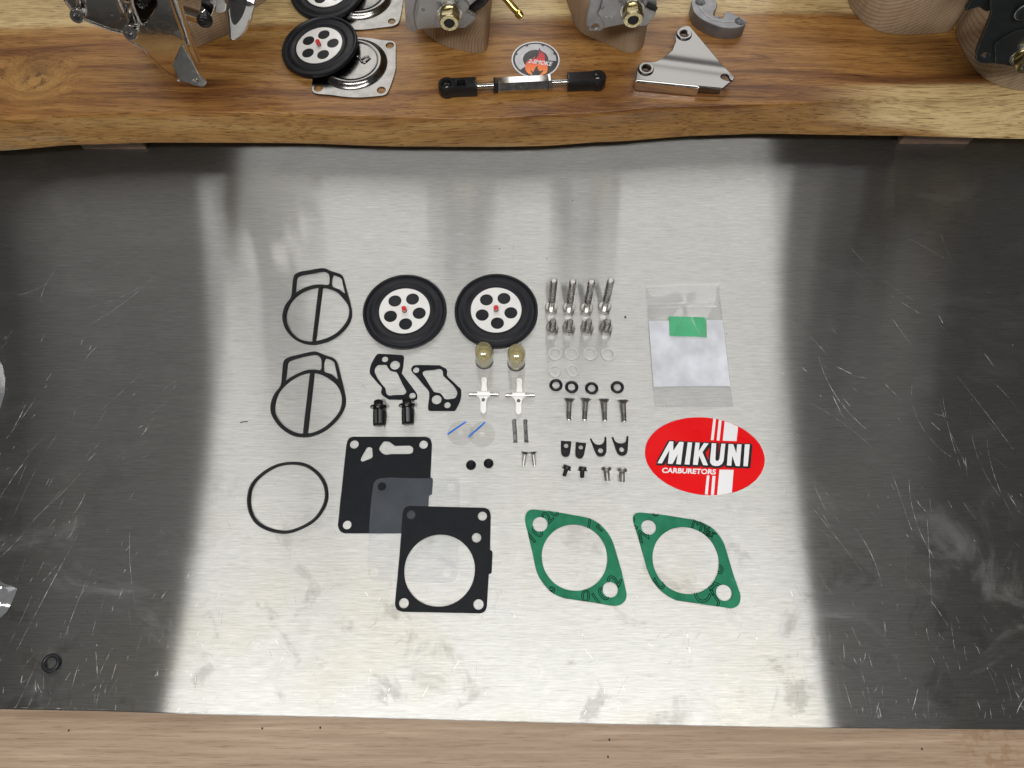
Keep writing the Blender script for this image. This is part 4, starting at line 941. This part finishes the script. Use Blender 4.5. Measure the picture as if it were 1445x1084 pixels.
# ------------------------------------------------------------------ things on the slab
T3 = Zm(395, 0, 7.478)
def cover(outer, circles, dc, label, emboss):
    t_ = 0.0012; z = SLAB + 0.0001; c = G(*T3(*dc), z)
    T = thing('diaphragm_cover', label, 'cover', (c.x, c.y, SLAB), 'pressed steel covers')
    O = smooth(g2(T3, outer, z + t_), 4); H = []
    for (a, b, r) in circles:
        p0 = Vector(g2(T3, [(a, b)], z + t_)[0]); p1 = Vector(g2(T3, [(a + r, b)], z + t_)[0]); H.append(circ(p0, (p1 - p0).length, 32))
    mm = .001; rd = 0.0252
    part('plate', m_flat(O, H + [circ((c.x, c.y), rd, 72)], z, t_, 0.0002), M['pressed'], T)
    prof = [(25.2, 0.9), (24.6, 1.25), (23.6, 1.9), (22.6, 3.2), (21.6, 4.3), (20.4, 4.75), (19.2, 4.7), (18.2, 4.2), (17.0, 4.05), (0, 4.0)]
    dm_ = part('dome', tf(m_lathe([(r * mm, zz * mm) for r, zz in prof], 96), Matrix.Translation((c.x, c.y, z))), M['pressed'], T)
    if emboss:
        e0 = [(840, 585), (830, 600), (900, 660), (950, 610), (925, 595), (870, 615), (895, 655)]
        path = [Vector((*g2(T3, [q], z + 0.0045)[0], z + 0.0041)) for q in [(808, 598), (832, 592), (862, 650), (885, 662), (915, 640), (948, 612), (935, 594), (900, 600), (862, 625)]]
        part('embossed_mark', m_tube(path, 0.0009, 8), M['pressed'], dm_)
cv1 = [(820,392),(950,400),(1060,420),(1190,435),(1220,455),(1225,490),(1223,720),(1195,830),(1130,985),(1100,1005),(1040,1015),(850,1030),(700,1025),(550,1005),(370,985),(340,960),(335,930),(345,800),(330,640),(380,480),(480,410),(640,385)]
cover(cv1, [(1160, 480, 42), (1070, 952, 45), (405, 932, 45)], (778, 690), 'domed pressed steel cover with embossed mark under the tilted diaphragm', True)
cv2 = [(1305,-300),(1308,-100),(1300,10),(1290,80),(1252,240),(1205,272),(1050,295),(850,315),(760,310),(640,290),(500,270),(440,200),(430,-100),(480,-360),(800,-420),(1150,-380)]
cover(cv2, [(1180, 225, 38)], (852, -22), 'domed pressed steel cover right beside the grey carburetor, under the rear diaphragm', False)
sd = dup(d1, G(452.5, 68.5, SLAB + 0.0046), (R(-1), R(-6.5), R(15)), 'black rubber diaphragm resting tilted on the cover with the embossed mark', 'diaphragms on the slab')
sd2 = dup(d1, G(462.5, -11, SLAB + 0.0052), (R(2), R(-5), R(40)), 'black rubber diaphragm at the back of the slab, touching the chrome carburetor side', 'diaphragms on the slab')
sd2['label'] = 'black rubber diaphragm on the steel cover right beside the grey carburetor'

# threaded link rod
T8 = Zm(610, 50, 5.78)
zr = SLAB + 0.0056
A, B = G(*T8(120, 428), zr), G(*T8(1345, 368), zr)
T = thing('link_rod', 'threaded link rod with black ball ends and hexagonal steel sleeve', 'link rod', ((A.x + B.x) / 2, (A.y + B.y) / 2, SLAB))
d = (B - A); Ln = d.length; d.normalize()
def at(f): return A + (B - A) * f
fr = lambda a: (a - 120) / 1225
side = Vector((-d.y, d.x, 0))
RM = Matrix((( d.x, -d.y, 0), (d.y, d.x, 0), (0, 0, 1))).to_4x4()
def loc2(f, w): p = at(f) + side * w; return (p.x, p.y)
def rod_end(sgn, f0, f1, name_hole):
    # eye + shank drawn flat, along the rod
    f_eye, f_in = (0.0, fr(362)) if sgn < 0 else (1.0, fr(1100))
    e = at(f_eye); s = d if sgn < 0 else -d; sd_ = Vector((-s.y, s.x, 0)); Lh = abs(f_in - f_eye) * Ln; rad = 0.0062
    pts = []
    for i in range(17):
        a = R(55) + (2 * math.pi - 2 * R(55)) * i / 16
        pts.append(e + s * (rad * math.cos(a)) + sd_ * (rad * math.sin(a)))
    pts += [e + s * Lh - sd_ * 0.0052, e + s * Lh + sd_ * 0.0052]
    out = [(p.x, p.y) for p in pts]
    slot_c = e + s * (Lh * 0.45)
    holes = []
    if sgn < 0:
        holes = [[((slot_c + s * a + sd_ * b).x, (slot_c + s * a + sd_ * b).y) for a, b in ((-0.002, -0.0024), (0.0034, -0.0024), (0.0034, 0.0024), (-0.002, 0.0024))], circ((e.x, e.y), 0.0034, 28)]
    pe = part('rod_end', m_flat(out, holes, SLAB + 0.0008, 0.0095, 0.0012), M['plastic_black'], T)
    bm = bmesh.new(); bmesh.ops.create_uvsphere(bm, u_segments=24, v_segments=14, radius=0.0046 if sgn > 0 else 0.0042)
    me = bpy.data.meshes.new('m'); bm.to_mesh(me); bm.free(); finish(me)
    bl = part('ball', tf(me, Matrix.Translation(e + Vector((0, 0, 0.0016 if sgn > 0 else 0.0002)))), M['shine_black'], pe)
rod_end(-1, 0, 0, True); rod_end(1, 0, 0, False)
def thread_mesh(p, q, r):
    L_ = (q - p).length; z = 0; prf = [(0, 0)]
    while z < L_ - 0.0007:
        prf += [(r * 0.86, z), (r, z + 0.0003), (r, z + 0.00045), (r * 0.86, z + 0.0007)]; z += 0.0008
    prf += [(r * 0.86, L_), (0, L_)]
    return tf(m_lathe(prf, 28), along(p, q))
part('thread', thread_mesh(at(fr(355)), at(fr(520)), 0.0024), M['steel'], T)
part('thread', thread_mesh(at(fr(950)), at(fr(1108)), 0.0024), M['steel'], T)
def hexbar(p, q, r, bev=0.0003): return tf(m_flat(hexp(r, 6, R(60)), [], 0, (q - p).length, bev), along(p, q) @ Matrix.Rotation(R(0), 4, 'Z'))
part('sleeve', hexbar(at(fr(532)), at(fr(940)), 0.0055), M['steel'], T)
part('lock_nut', hexbar(at(fr(500)), at(fr(530)), 0.0056), M['oxide'], T)
part('lock_nut', hexbar(at(fr(942)), at(fr(970)), 0.0058), M['stainless'], T)

# round 2-SMOKE sticker
ZJ = Zm(718, 52, 18.06)
zst = SLAB + 0.0004; c = G(*ZJ(683, 578), zst); rs = (G(*ZJ(1295, 578), zst) - c).length
T = thing('round_sticker', 'round black sticker with flame and 2-SMOKE lettering behind the link rod', 'sticker', (c.x, c.y, SLAB))
C2d = (c.x, c.y)
part('vinyl', m_flat(circ(C2d, rs, 80), [], SLAB + 0.00005, 0.00035), M['st_white'], T)
part('black_disc', m_flat(circ(C2d, rs * 0.945, 80), [], SLAB + 0.00043, 0.00002), M['st_black'], T)
def sector(r0, r1, a0, a1, n=48):
    o_ = [(c.x + r1 * math.cos(R(a0 + (a1 - a0) * i / n)), c.y + r1 * math.sin(R(a0 + (a1 - a0) * i / n))) for i in range(n + 1)]
    i_ = [(c.x + r0 * math.cos(R(a0 + (a1 - a0) * i / n)), c.y + r0 * math.sin(R(a0 + (a1 - a0) * i / n))) for i in range(n, -1, -1)]
    return o_ + i_
part('silver_band', m_flat(sector(rs * 0.53, rs * 0.86, -6, 222), [], SLAB + 0.00046, 0.00002), M['st_grey'], T)
for a in (22, 68, 115, 160):
    part('band_notch', m_flat(sector(rs * 0.80, rs * 0.88, a - 4, a + 4, 6), [], SLAB + 0.00050, 0.00002), M['st_black'], T)
fl = [(780,285),(800,330),(850,380),(905,450),(925,520),(920,600),(970,680),(988,780),(985,850),(960,920),(900,960),(780,980),(840,930),(880,855),(800,880),(745,830),(725,745),(680,790),(640,860),(625,900),(555,850),(590,940),(600,975),(520,950),(450,890),(415,800),(420,720),(460,640),(530,590),(610,560),(665,500),(662,580),(735,510),(765,430),(760,340)]
part('flame', m_flat(smooth(g2(ZJ, fl, zst), 3), [], SLAB + 0.00054, 0.00002), M['flame'], T)
text_on(T, '2-SMOKE', ZJ, (480, 668), (1105, 757), (500, 560), zst, SLAB + 0.0006, M['st_white'], 'lettering', 0.3, 0.03)

# bent steel bracket
T6 = Zm(880, 0, 7.605)
zb = SLAB + 0.0085
br = [(575,330),(620,290),(690,275),(720,290),(900,505),(1065,700),(1190,825),(1168,868),(1140,850),(1120,810),(1090,795),(1050,808),(1045,835),(1075,855),(1150,878),(1065,948),(820,925),(480,893),(130,855),(145,740),(165,700),(230,670),(340,660),(440,610),(520,540),(560,440),(558,370)]
c = G(*T6(650, 650), zb)
k = NT('bracket_steel'); p = k.pos(); sep = k.n('SeparateXYZ', {0: p})
yy = k.math('DIVIDE', k.math('ADD', k.math('MULTIPLY_ADD', sep.outputs[0], 0.18, sep.outputs[1]), 0.004), 0.0065)
hh = k.math('POWER', 2.718, k.math('MULTIPLY', k.math('MULTIPLY', yy, yy), -1.0))
bp = k.n('Bump', {'Strength': 1.0, 'Distance': 0.0011, 'Height': k.math('ADD', hh, k.math('MULTIPLY', k.noise(p, 500, 3), 0.012))})
M['bracket'] = k.surf(k.n('BsdfPrincipled', {'Base Color': (0.19, 0.187, 0.182, 1), 'Metallic': 1.0, 'Roughness': 0.22, 'Normal': bp.outputs[0]}))
T = thing('bent_bracket', 'triangular bent steel bracket with two ringed holes', 'bracket', (c.x, c.y, SLAB))
cc = [Vector(g2(T6, [q], zb)[0]) for q in ((648, 372), (238, 745))]
bp_ = part('plate', m_flat(smooth(g2(T6, br, zb), 3), [circ(q, 0.0024, 28) for q in cc], zb - 0.0016, 0.0016, 0.0004), M['bracket'], T)
for q in cc: part('eyelet', tf(m_lathe([(0.0026, -0.0002), (0.0052, 0), (0.0058, 0.0006), (0.0052, 0.0013), (0.0038, 0.0014), (0.0026, 0.0008)], 40, True), Matrix.Translation((q.x, q.y, zb))), M['pressed'], bp_)
a, b = Vector(g2(T6, [(130, 852)], zb)[0]), Vector(g2(T6, [(812, 920)], zb)[0])
dd_ = (b - a).normalized(); mid_ = (a + b) / 2
ro = Matrix.Rotation(math.atan2(dd_.y, dd_.x), 4, 'Z'); nrm = Vector((dd_.y, -dd_.x))
part('flange', m_box((mid_.x + nrm.x * 0.0012, mid_.y + nrm.y * 0.0012, SLAB + 0.0045), ((b - a).length, 0.0022, 0.0088), 0.0008, ro), M['chrome'], T)
a2, b2_ = Vector(g2(T6, [(820, 922)], zb)[0]), Vector(g2(T6, [(1058, 945)], zb)[0])
part('lower_edge', m_box((((a2 + b2_) / 2).x, ((a2 + b2_) / 2).y + 0.0016, SLAB + 0.0045), ((b2_ - a2).length, 0.0016, 0.0062), 0.0004, ro), M['pressed'], T)

# kidney-shaped alloy weight
zk = SLAB + 0.0105
kd = [(735,0),(735,60),(760,130),(830,200),(950,260),(1080,300),(1200,302),(1290,278),(1315,240),(1260,190),(1190,150),(1140,122),(1095,130),(1062,192),(970,165),(1000,80),(1005,40),(985,0),(900,-40),(800,-40)]
c = G(*T6(1000, 180), zk)
T = thing('alloy_weight', 'grey kidney-shaped cast alloy weight with countersunk holes behind the bracket', 'weight', (c.x, c.y, SLAB))
q1, q2, q3 = [Vector(g2(T6, [q], zk)[0]) for q in ((825, 22), (1250, 230), (1012, 178))]
kdo = smooth(g2(T6, kd, zk), 4)
kb_ = part('body', m_flat(kdo, [circ(q1, 0.0034, 32), circ(q2, 0.0034, 32), circ(q3, 0.0014, 20)], SLAB + 0.0001, 0.0104, 0.0007), M['cast_dark'], T)
for q in (q1, q2): part('countersink', tf(m_lathe([(0.0034, 0.0002), (0.0020, -0.0022), (0.0018, -0.008), (0, -0.008)], 32), Matrix.Translation((q.x, q.y, zk - 0.0004))), M['cast'], kb_)
step = [(815,75),(840,120),(900,180),(980,218),(1070,238),(1150,240),(1195,228)]
part('machined_step', m_tube([Vector((*q, zk)) for q in g2(T6, step, zk)], 0.00045, 6), M['cast'], T)

# pine blocks carrying carburetors
T4, T5, T7 = Zm(560, 0, 7.225), Zm(790, 0, 9.633), Zm(1330, 0, 7.739)
def block(px, back, hgt, label, centre, spacing, group='pine display blocks'):
    base = [tuple(G(u, v, SLAB).xy) for u, v in px]
    pts = base + back
    c = (sum(p[0] for p in pts) / len(pts), sum(p[1] for p in pts) / len(pts), SLAB)
    me = m_flat(smooth(pts, 4), [], SLAB + 0.0001, hgt, 0.001)
    cen = (centre[0] - c[0], centre[1] - c[1], centre[2] - c[2])
    return solo('pine_block', me, pine('pine_' + str(len(bpy.data.materials)), cen, spacing), label, 'wood block', group, loc=c)
block([(585, 30), (592.5, 39.5), (607, 54), (629, 66.4), (655.5, 73.4), (668, 75.8), (680.4, 74.7), (686.6, 70.6), (689, 62), (690.5, 45)], [(-0.014, 0.53), (-0.05, 0.545), (-0.075, 0.52)], 0.078,
      'pine block under the grey carburetor beside the steel covers', (0.03, 0.45, 0.045), 0.0023)
block([(806, 22), (809, 34), (822, 48.5), (845, 58.5), (868, 69), (884, 75.3), (896, 75), (906, 68), (909, 52)], [(0.085, 0.52), (0.06, 0.55), (0.036, 0.53)], 0.078,
      'pine block under the grey carburetor beside the bent bracket', (0.12, 0.45, 0.10), 0.0019)
block([(1192, -8), (1199, 10), (1207, 22), (1216, 31.5), (1231, 41.3), (1252, 48), (1273, 50), (1313, 48.5), (1338, 45.5), (1345, 38)], [(0.29, 0.50), (0.275, 0.54), (0.24, 0.555), (0.215, 0.53)], 0.07,
      'bare rounded pine block with nothing fixed to its front', (0.25, 0.43, 0.125), 0.0030)
block([(1353, 22), (1348.5, 40), (1349.5, 51.7), (1353, 60.7), (1362, 79), (1375, 98), (1388, 111), (1407.5, 121.5), (1427, 127), (1446, 129), (1470, 127), (1500, 112)], [(0.40, 0.46), (0.38, 0.50), (0.33, 0.51)], 0.088,
      'rounded pine block under the black carburetor', (0.29, 0.41, 0.11), 0.0028)
block([(200, 66), (240, 80), (270, 71), (300, 58.5), (326, 47.5), (329, 43), (327, 34)], [(-0.165, 0.53), (-0.23, 0.53), (-0.245, 0.48)], 0.085,
      'rough pine block behind the chrome carburetor bracket', (-0.21, 0.40, -0.05), 0.0024)

def nut_set(root, zm, cw, y, r, mat_n, mat_s):
    """washer, hexagon nut and shaft end on a horizontal axis coming towards the bench front"""
    p = Wy(*zm(*cw), y); q = p + Vector((0, -0.1, 0)); Mx = along(p, q)
    part('shaft_washer', tf(m_lathe([(0, -0.0005), (r * 1.35, -0.0005), (r * 1.35, 0.0012), (r * 0.8, 0.0016), (0, 0.0016)], 36), Mx), M['stainless'], root)
    part('spring_washer', tf(m_lathe([(r * 0.6, 0.0017), (r * 1.12, 0.0017), (r * 1.12, 0.0034), (r * 0.6, 0.0034)], 36, True), Mx), mat_n, root)
    n_ = part('nut', tf(m_flat(hexp(r * 1.13, 6, R(10)), [circ((0, 0), r * 0.60, 28)], 0.0036, 0.0052, 0.0006), Mx), mat_n, root)
    part('nut_collar', tf(m_lathe([(r * 0.60, 0.0088), (r * 1.02, 0.0088), (r * 0.98, 0.0100), (r * 0.60, 0.0100)], 36, True), Mx), mat_n, n_)
    part('shaft_end', tf(m_lathe([(0, -0.012), (r * 0.58, -0.012), (r * 0.58, 0.0100), (r * 0.50, 0.0108), (0, 0.0110)], 28), Mx), mat_s, root)

# grey carburetor beside the steel covers
def carb_body(root, x, y, z, mat):
    part('body', m_join(m_box((x, y + 0.022, z + 0.024), (0.066, 0.044, 0.046), 0.006), tf(m_cyl(0.021, 0.055, 48, 0.001), Matrix.Translation((x, y + 0.022, z + 0.046)))), mat, root)
y1 = 0.437
c = Wy(620, 10, y1)
T = thing('grey_carburetor', 'grey cast carburetor with yellow nut on the block beside the steel covers', 'carburetor', (c.x, y1, SLAB), 'carburetors on display')
q4 = [(75,-120),(80,0),(90,160),(110,260),(150,300),(200,292),(222,272),(450,255),(620,260),(700,258),(745,225),(805,150),(760,120),(690,80),(760,20),(830,-60),(700,-160),(300,-180)]
part('throttle_plate', m_up(smooth(w2(T4, q4, y1), 3), [], y1, 0.0025, 0.0004), M['cast'], T)
rim = [(240,-60),(205,30),(188,130),(195,220),(212,275)]
part('plate_rim', m_tube([Wy(*T4(*q), y1 - 0.003) for q in rim], 0.0014, 8), M['cast'], T)
part('cam_step', m_up(smooth(w2(T4, [(245,-60),(215,40),(200,140),(212,255),(300,240),(388,205),(395,140),(440,70),(520,40),(600,60),(640,110),(740,30),(640,-80),(400,-90)], y1), 3), [], y1 - 0.0027, 0.0015, 0.0004), M['cast'], T)
for a, b in ((428, 28), (270, 98), (610, 15)):
    p = Wy(*T4(a, b), y1 - 0.004); part('rivet', tf(m_lathe([(0, 0.001), (0.0010, 0.0009), (0.0013, 0.0003), (0.0013, -0.001)], 20), along(p, p + Vector((0, -1, 0)))), M['cast_dark'], T)
a, b = Wy(*T4(690, 85), y1 - 0.003), Wy(*T4(800, 150), y1 - 0.003)
part('stop_edge', m_tube([a, b], 0.0010, 8), M['stainless'], T)
part('dark_gap_tube', m_tube([Wy(*T4(a, b), y1 + 0.004) for a, b in ((740, 110), (800, 60), (860, 20), (910, -40))], 0.0034, 14), M['plastic_black'], T)  # black tube painting in the dark of a gap beside the plate
nut_set(T, T4, (540, 130), y1 - 0.0042, 0.0062, M['zinc'], M['oxide'])
carb_body(T, c.x, y1 + 0.008, SLAB + 0.0795, M['cast'])
a, b = Wy(705, -12, 0.443), Wy(736, 24.5, 0.430)
part('fuel_nipple', tf(m_lathe([(0, 0), (0.0024, 0), (0.0024, (b - a).length * 0.72), (0.0021, (b - a).length * 0.78), (0.0029, (b - a).length * 0.86), (0.0022, (b - a).length), (0.0013, (b - a).length), (0.0013, (b - a).length * 0.9), (0, (b - a).length * 0.9)], 28), along(a, b)), M['brass'], T)
part('nipple_stem', m_tube([a, Vector((c.x + 0.028, 0.462, SLAB + 0.098))], 0.0024, 14), M['brass'], T)
# grey carburetor beside the bracket
y2 = 0.437
c = Wy(850, 10, y2)
T = thing('grey_carburetor', 'grey cast carburetor with stacked yellow nuts on the block beside the bent bracket', 'carburetor', (c.x, y2, SLAB), 'carburetors on display')
q5 = [(430,-160),(400,50),(370,180),(362,315),(400,335),(385,372),(480,388),(560,380),(610,350),(750,318),(860,298),(1090,322),(1150,318),(1200,280),(1290,165),(1310,90),(1300,-60),(1000,-200),(600,-220)]
ph = w2(T5, [(482, 330)], y2)[0]
part('throttle_plate', m_up(smooth(w2(T5, q5, y2), 3), [circ(ph, 0.0026, 24)], y2, 0.0025, 0.0004), M['cast'], T)
part('cam_step', m_up(smooth(w2(T5, [(600,-120),(520,120),(500,170),(615,325),(690,290),(760,230),(765,150),(820,70),(930,10),(1000,-120)], y2), 3), [], y2 - 0.0027, 0.0014, 0.0004), M['cast'], T)
a, b = Wy(*T5(505, 165), y2 - 0.0035), Wy(*T5(610, 335), y2 - 0.0035)
part('stop_edge', m_tube([a, b], 0.0009, 8), M['cast'], T)
a, b = Wy(*T5(1160, 95), y2 - 0.003), Wy(*T5(1295, 165), y2 - 0.003)
part('stop_edge', m_tube([a, b], 0.0010, 8), M['stainless'], T)
a, b = Wy(*T5(1190, 60), y2 - 0.004), Wy(*T5(1315, 120), y2 - 0.004)
part('dark_slot', m_tube([a, b], 0.0013, 8), M['dark_hole'], T)
for a, b in ((630, 245), (705, 240), (828, 15), (575, 105)):
    p = Wy(*T5(a, b), y2 - 0.004); part('rivet', tf(m_lathe([(0, 0.001), (0.0012, 0.0009), (0.0016, 0.0003), (0.0016, -0.001)], 20), along(p, p + Vector((0, -1, 0)))), M['cast_dark'] if b in (15, 105) else M['cast'], T)
nut_set(T, T5, (985, 130), y2 - 0.0042, 0.0062, M['zinc'], M['oxide'])
carb_body(T, c.x + 0.01, y2 + 0.008, SLAB + 0.0795, M['cast'])
# black carburetor
y3 = 0.400
c = Wy(1420, 40, y3)
T = thing('black_carburetor', 'black painted carburetor with yellow nut on a rounded pine block', 'carburetor', (c.x, y3, SLAB), 'carburetors on display')
q7 = [(520,-60),(515,110),(480,220),(410,390),(352,550),(358,600),(350,615),(400,655),(560,660),(750,690),(900,700),(1050,700),(1200,640),(1300,400),(1250,0),(1000,-120),(700,-120)]
ph = w2(T7, [(450, 572)], y3)[0]
part('throttle_plate', m_up(smooth(w2(T7, q7, y3), 3), [circ(ph, 0.0025, 24)], y3, 0.003, 0.0005), M['black_paint'], T)
part('cam_step', m_up(smooth(w2(T7, [(545,430),(560,640),(700,640),(740,580),(800,520),(900,500),(1000,520),(1050,400),(950,270),(850,270),(700,330)], y3), 3), [], y3 - 0.0031, 0.0016, 0.0005), M['black_paint'], T)
part('boss', m_up(circ(w2(T7, [(880, 60)], y3)[0], 0.0052, 36), [], y3 - 0.0031, 0.004, 0.0008), M['black_paint'], T)
part('boss_ring', tf(m_tube([Vector((w2(T7, [(880, 60)], y3)[0][0] + 0.0056 * math.cos(a), y3 - 0.0055, w2(T7, [(880, 60)], y3)[0][1] + 0.0056 * math.sin(a))) for a in [2 * math.pi * i / 36 for i in range(36)]], 0.0006, 8, True), Matrix()), M['cast_dark'], T)
part('choke_lug', m_up(smooth(w2(T7, [(235, 75), (260, 20), (300, -60), (480, -80), (540, 0), (520, 60), (470, 80), (430, 70), (380, 35), (300, 55)], y3 + 0.006), 3), [], y3 + 0.006, 0.004, 0.0008), M['black_paint'], T)
nut_set(T, T7, (880, 600), y3 - 0.0045, 0.0060, M['zinc'], M['stainless'])
carb_body(T, c.x + 0.02, y3 + 0.012, SLAB + 0.0895, M['black_paint'])

# chrome carburetor with linkage bracket
T1, T2 = Zm(80, 0, 9.031), Zm(220, 0, 8.3375)
y4 = 0.402
c = Wy(200, 40, y4)
T = thing('chrome_carburetor', 'polished chrome carburetor with pointed linkage bracket over the knotty end of the slab', 'carburetor', (c.x, y4, SLAB), 'carburetors on display')
mp = [(60, -60), (91, 0), (102, 15.5), (116.5, 27.7), (144, 38), (157.5, 43.2), (175, 47), (179.7, 56.5), (201.8, 68.7), (221.7, 90.8), (240, 106), (252.4, 112.5), (270, 119), (282.4, 122.6), (289.6, 120), (290.8, 115), (285, 112), (280, 103), (274.5, 93), (282, 86.4), (280, 75), (270, 50), (262, 28), (254, 0), (240, -50), (150, -80)]
win = [(183, -8), (188, 10), (195, 28.8), (200.7, 34), (205, 33.6), (213, 23), (220.3, 11), (216, -8)]
LP = Lean(G(288, 122, SLAB + 0.005).y, SLAB + 0.005, R(29))
LT = Lean(LP.p(256, 63).y - 0.003, SLAB + 0.020, R(0))
part('highlight_bead', m_tube([LP.p(u, v, 0.0002) for u, v in [(91, 0), (102, 15.5), (116.5, 27.7), (144, 38), (157.5, 43.2), (175, 47), (179.7, 56.5), (201.8, 68.7), (221.7, 90.8), (240, 106)]], 0.0006, 8), M['chrome'], T)  # thin chrome tube added along the edge to catch highlights
def lp(name, pts, holes, off, t, bev, mat): part(name, LP.mesh(smooth(LP.two(pts, off + t), 3), holes, off, t, bev), mat, T)
lp('bracket_plate', mp, [smooth(LP.two(win), 3), circ(LP.two([(276, 112)])[0], 0.0016, 20)], -0.0022, 0.0022, 0.0006, M['chrome'])
part('tip_facet', LT.mesh(smooth(LT.two([(256, 63), (262, 72), (273, 90), (276, 96), (285.5, 112), (291, 115), (289.8, 120.2), (282.5, 122.8), (268, 118.5), (252, 112.6), (243, 92)], 0.0012), 3), [circ(LT.two([(277, 112)])[0], 0.0013, 20)], 0.0, 0.0012, 0.0004), M['chrome'], T)  # separate facet added over the plate for a darker reflection at the tip
part('window_rim', m_tube([LP.p(u, v, 0.0006) for u, v in [(184, -6), (188, 10), (195, 28.8), (200.7, 34), (205.5, 33.4)]], 0.0011, 8), M['chrome'], T)
lp('dark_throat', [(170, -30), (178, 30), (200, 42), (216, 36), (235, 8), (230, -30)], [], -0.008, 0.003, 0.0002, M['shine_black'])
part('rolled_edge', m_tube([LP.p(u, v, 0.0004) for u, v in [(238, -28), (247, 0), (254, 22), (261, 43), (269.5, 65), (278.5, 85)]], [0.0030, 0.0030, 0.0029, 0.0028, 0.0026, 0.0022], 24), M['chrome'], T)
lp('inner_cover', [(112, -30), (116, 6), (122, 18), (140, 27), (158, 33), (170, 30), (174, 12), (166, -8), (160, -30)], [], 0.0002, 0.0018, 0.0008, M['chrome'])
part('vent_hole', tf(m_cyl(0.0010, 0.0004, 16), along(LP.p(158, 20, 0.0019), LP.p(158, 20, 0.0023))), M['dark_hole'], T)
part('raised_bead', m_tube([LP.p(u, v, 0.0026) for u, v in [(163, -8), (168, 4), (172.5, 16)]], 0.0013, 10), M['chrome'], T)
for (pa, pb, r) in (((117, 11), (108, 24), 0.0033), ((188.5, 36), (183.5, 47), 0.0038)):
    a = LP.p(*pa, 0.0); b = LP.p(*pb, 0.009); Lb = (b - a).length
    part('socket_stud', tf(m_lathe([(0, -0.002), (r * 0.8, -0.002), (r * 0.8, Lb * 0.45), (r, Lb * 0.5), (r * 1.05, Lb * 0.95), (r * 0.9, Lb), (r * 0.55, Lb), (r * 0.5, Lb * 0.6), (0, Lb * 0.6)], 32), along(a, b)), M['chrome'], T)
part('tip_pin', tf(m_cyl(0.0008, 0.004, 16), along(LP.p(252, 109, 0.0), LP.p(252, 114, 0.003))), M['chrome'], T)
# roller and arms behind the bracket
a, b = Wy(262, 18, 0.418), Wy(288.5, 26.5, 0.402)
part('roller_shaft', tf(m_cyl(0.0042, (b - a).length, 32, 0.0004), along(a, b)), M['chrome'], T)
part('roller_cap', tf(m_lathe([(0, 0), (0.0048, 0), (0.0048, 0.002), (0.0042, 0.0026), (0.0042, 0.0034), (0.0030, 0.0042), (0.0012, 0.0044), (0, 0.0036)], 36), along(b, b + Vector((0.25, -1, -0.15)))), M['oxide'], T)
part('arm', m_up(smooth(w2(T2, [(545, -60), (600, -80), (700, -40), (700, 60), (650, 180), (600, 250), (545, 220), (520, 150), (530, 60)], 0.407), 3), [], 0.408, 0.0022, 0.0005), M['chrome'], T)
part('arm', m_up(smooth(w2(T2, [(650, -60), (800, -70), (840, 60), (800, 105), (720, 108), (690, 40)], 0.412), 3), [], 0.412, 0.004, 0.0010), M['chrome'], T)
y5 = 0.432
part('cam_wing', m_up(smooth(w2(T2, [(850, -40), (855, 60), (870, 200), (882, 340), (920, 372), (970, 368), (1060, 300), (1130, 180), (1165, 40), (1170, -60), (1000, -90)], y5), 3), [], y5, 0.010, 0.0020), M['chrome'], T)
part('cam_face', m_up(smooth(w2(T2, [(862, -40), (868, 60), (890, 240), (925, 290), (985, 240), (1040, 140), (1075, 0), (1070, -60)], y5 - 0.0101), 3), [], y5 - 0.0101, 0.0006, 0.0002), M['shine_black'], T)
carb_body(T, c.x, y4 + 0.010, SLAB + 0.087, M['chrome'])
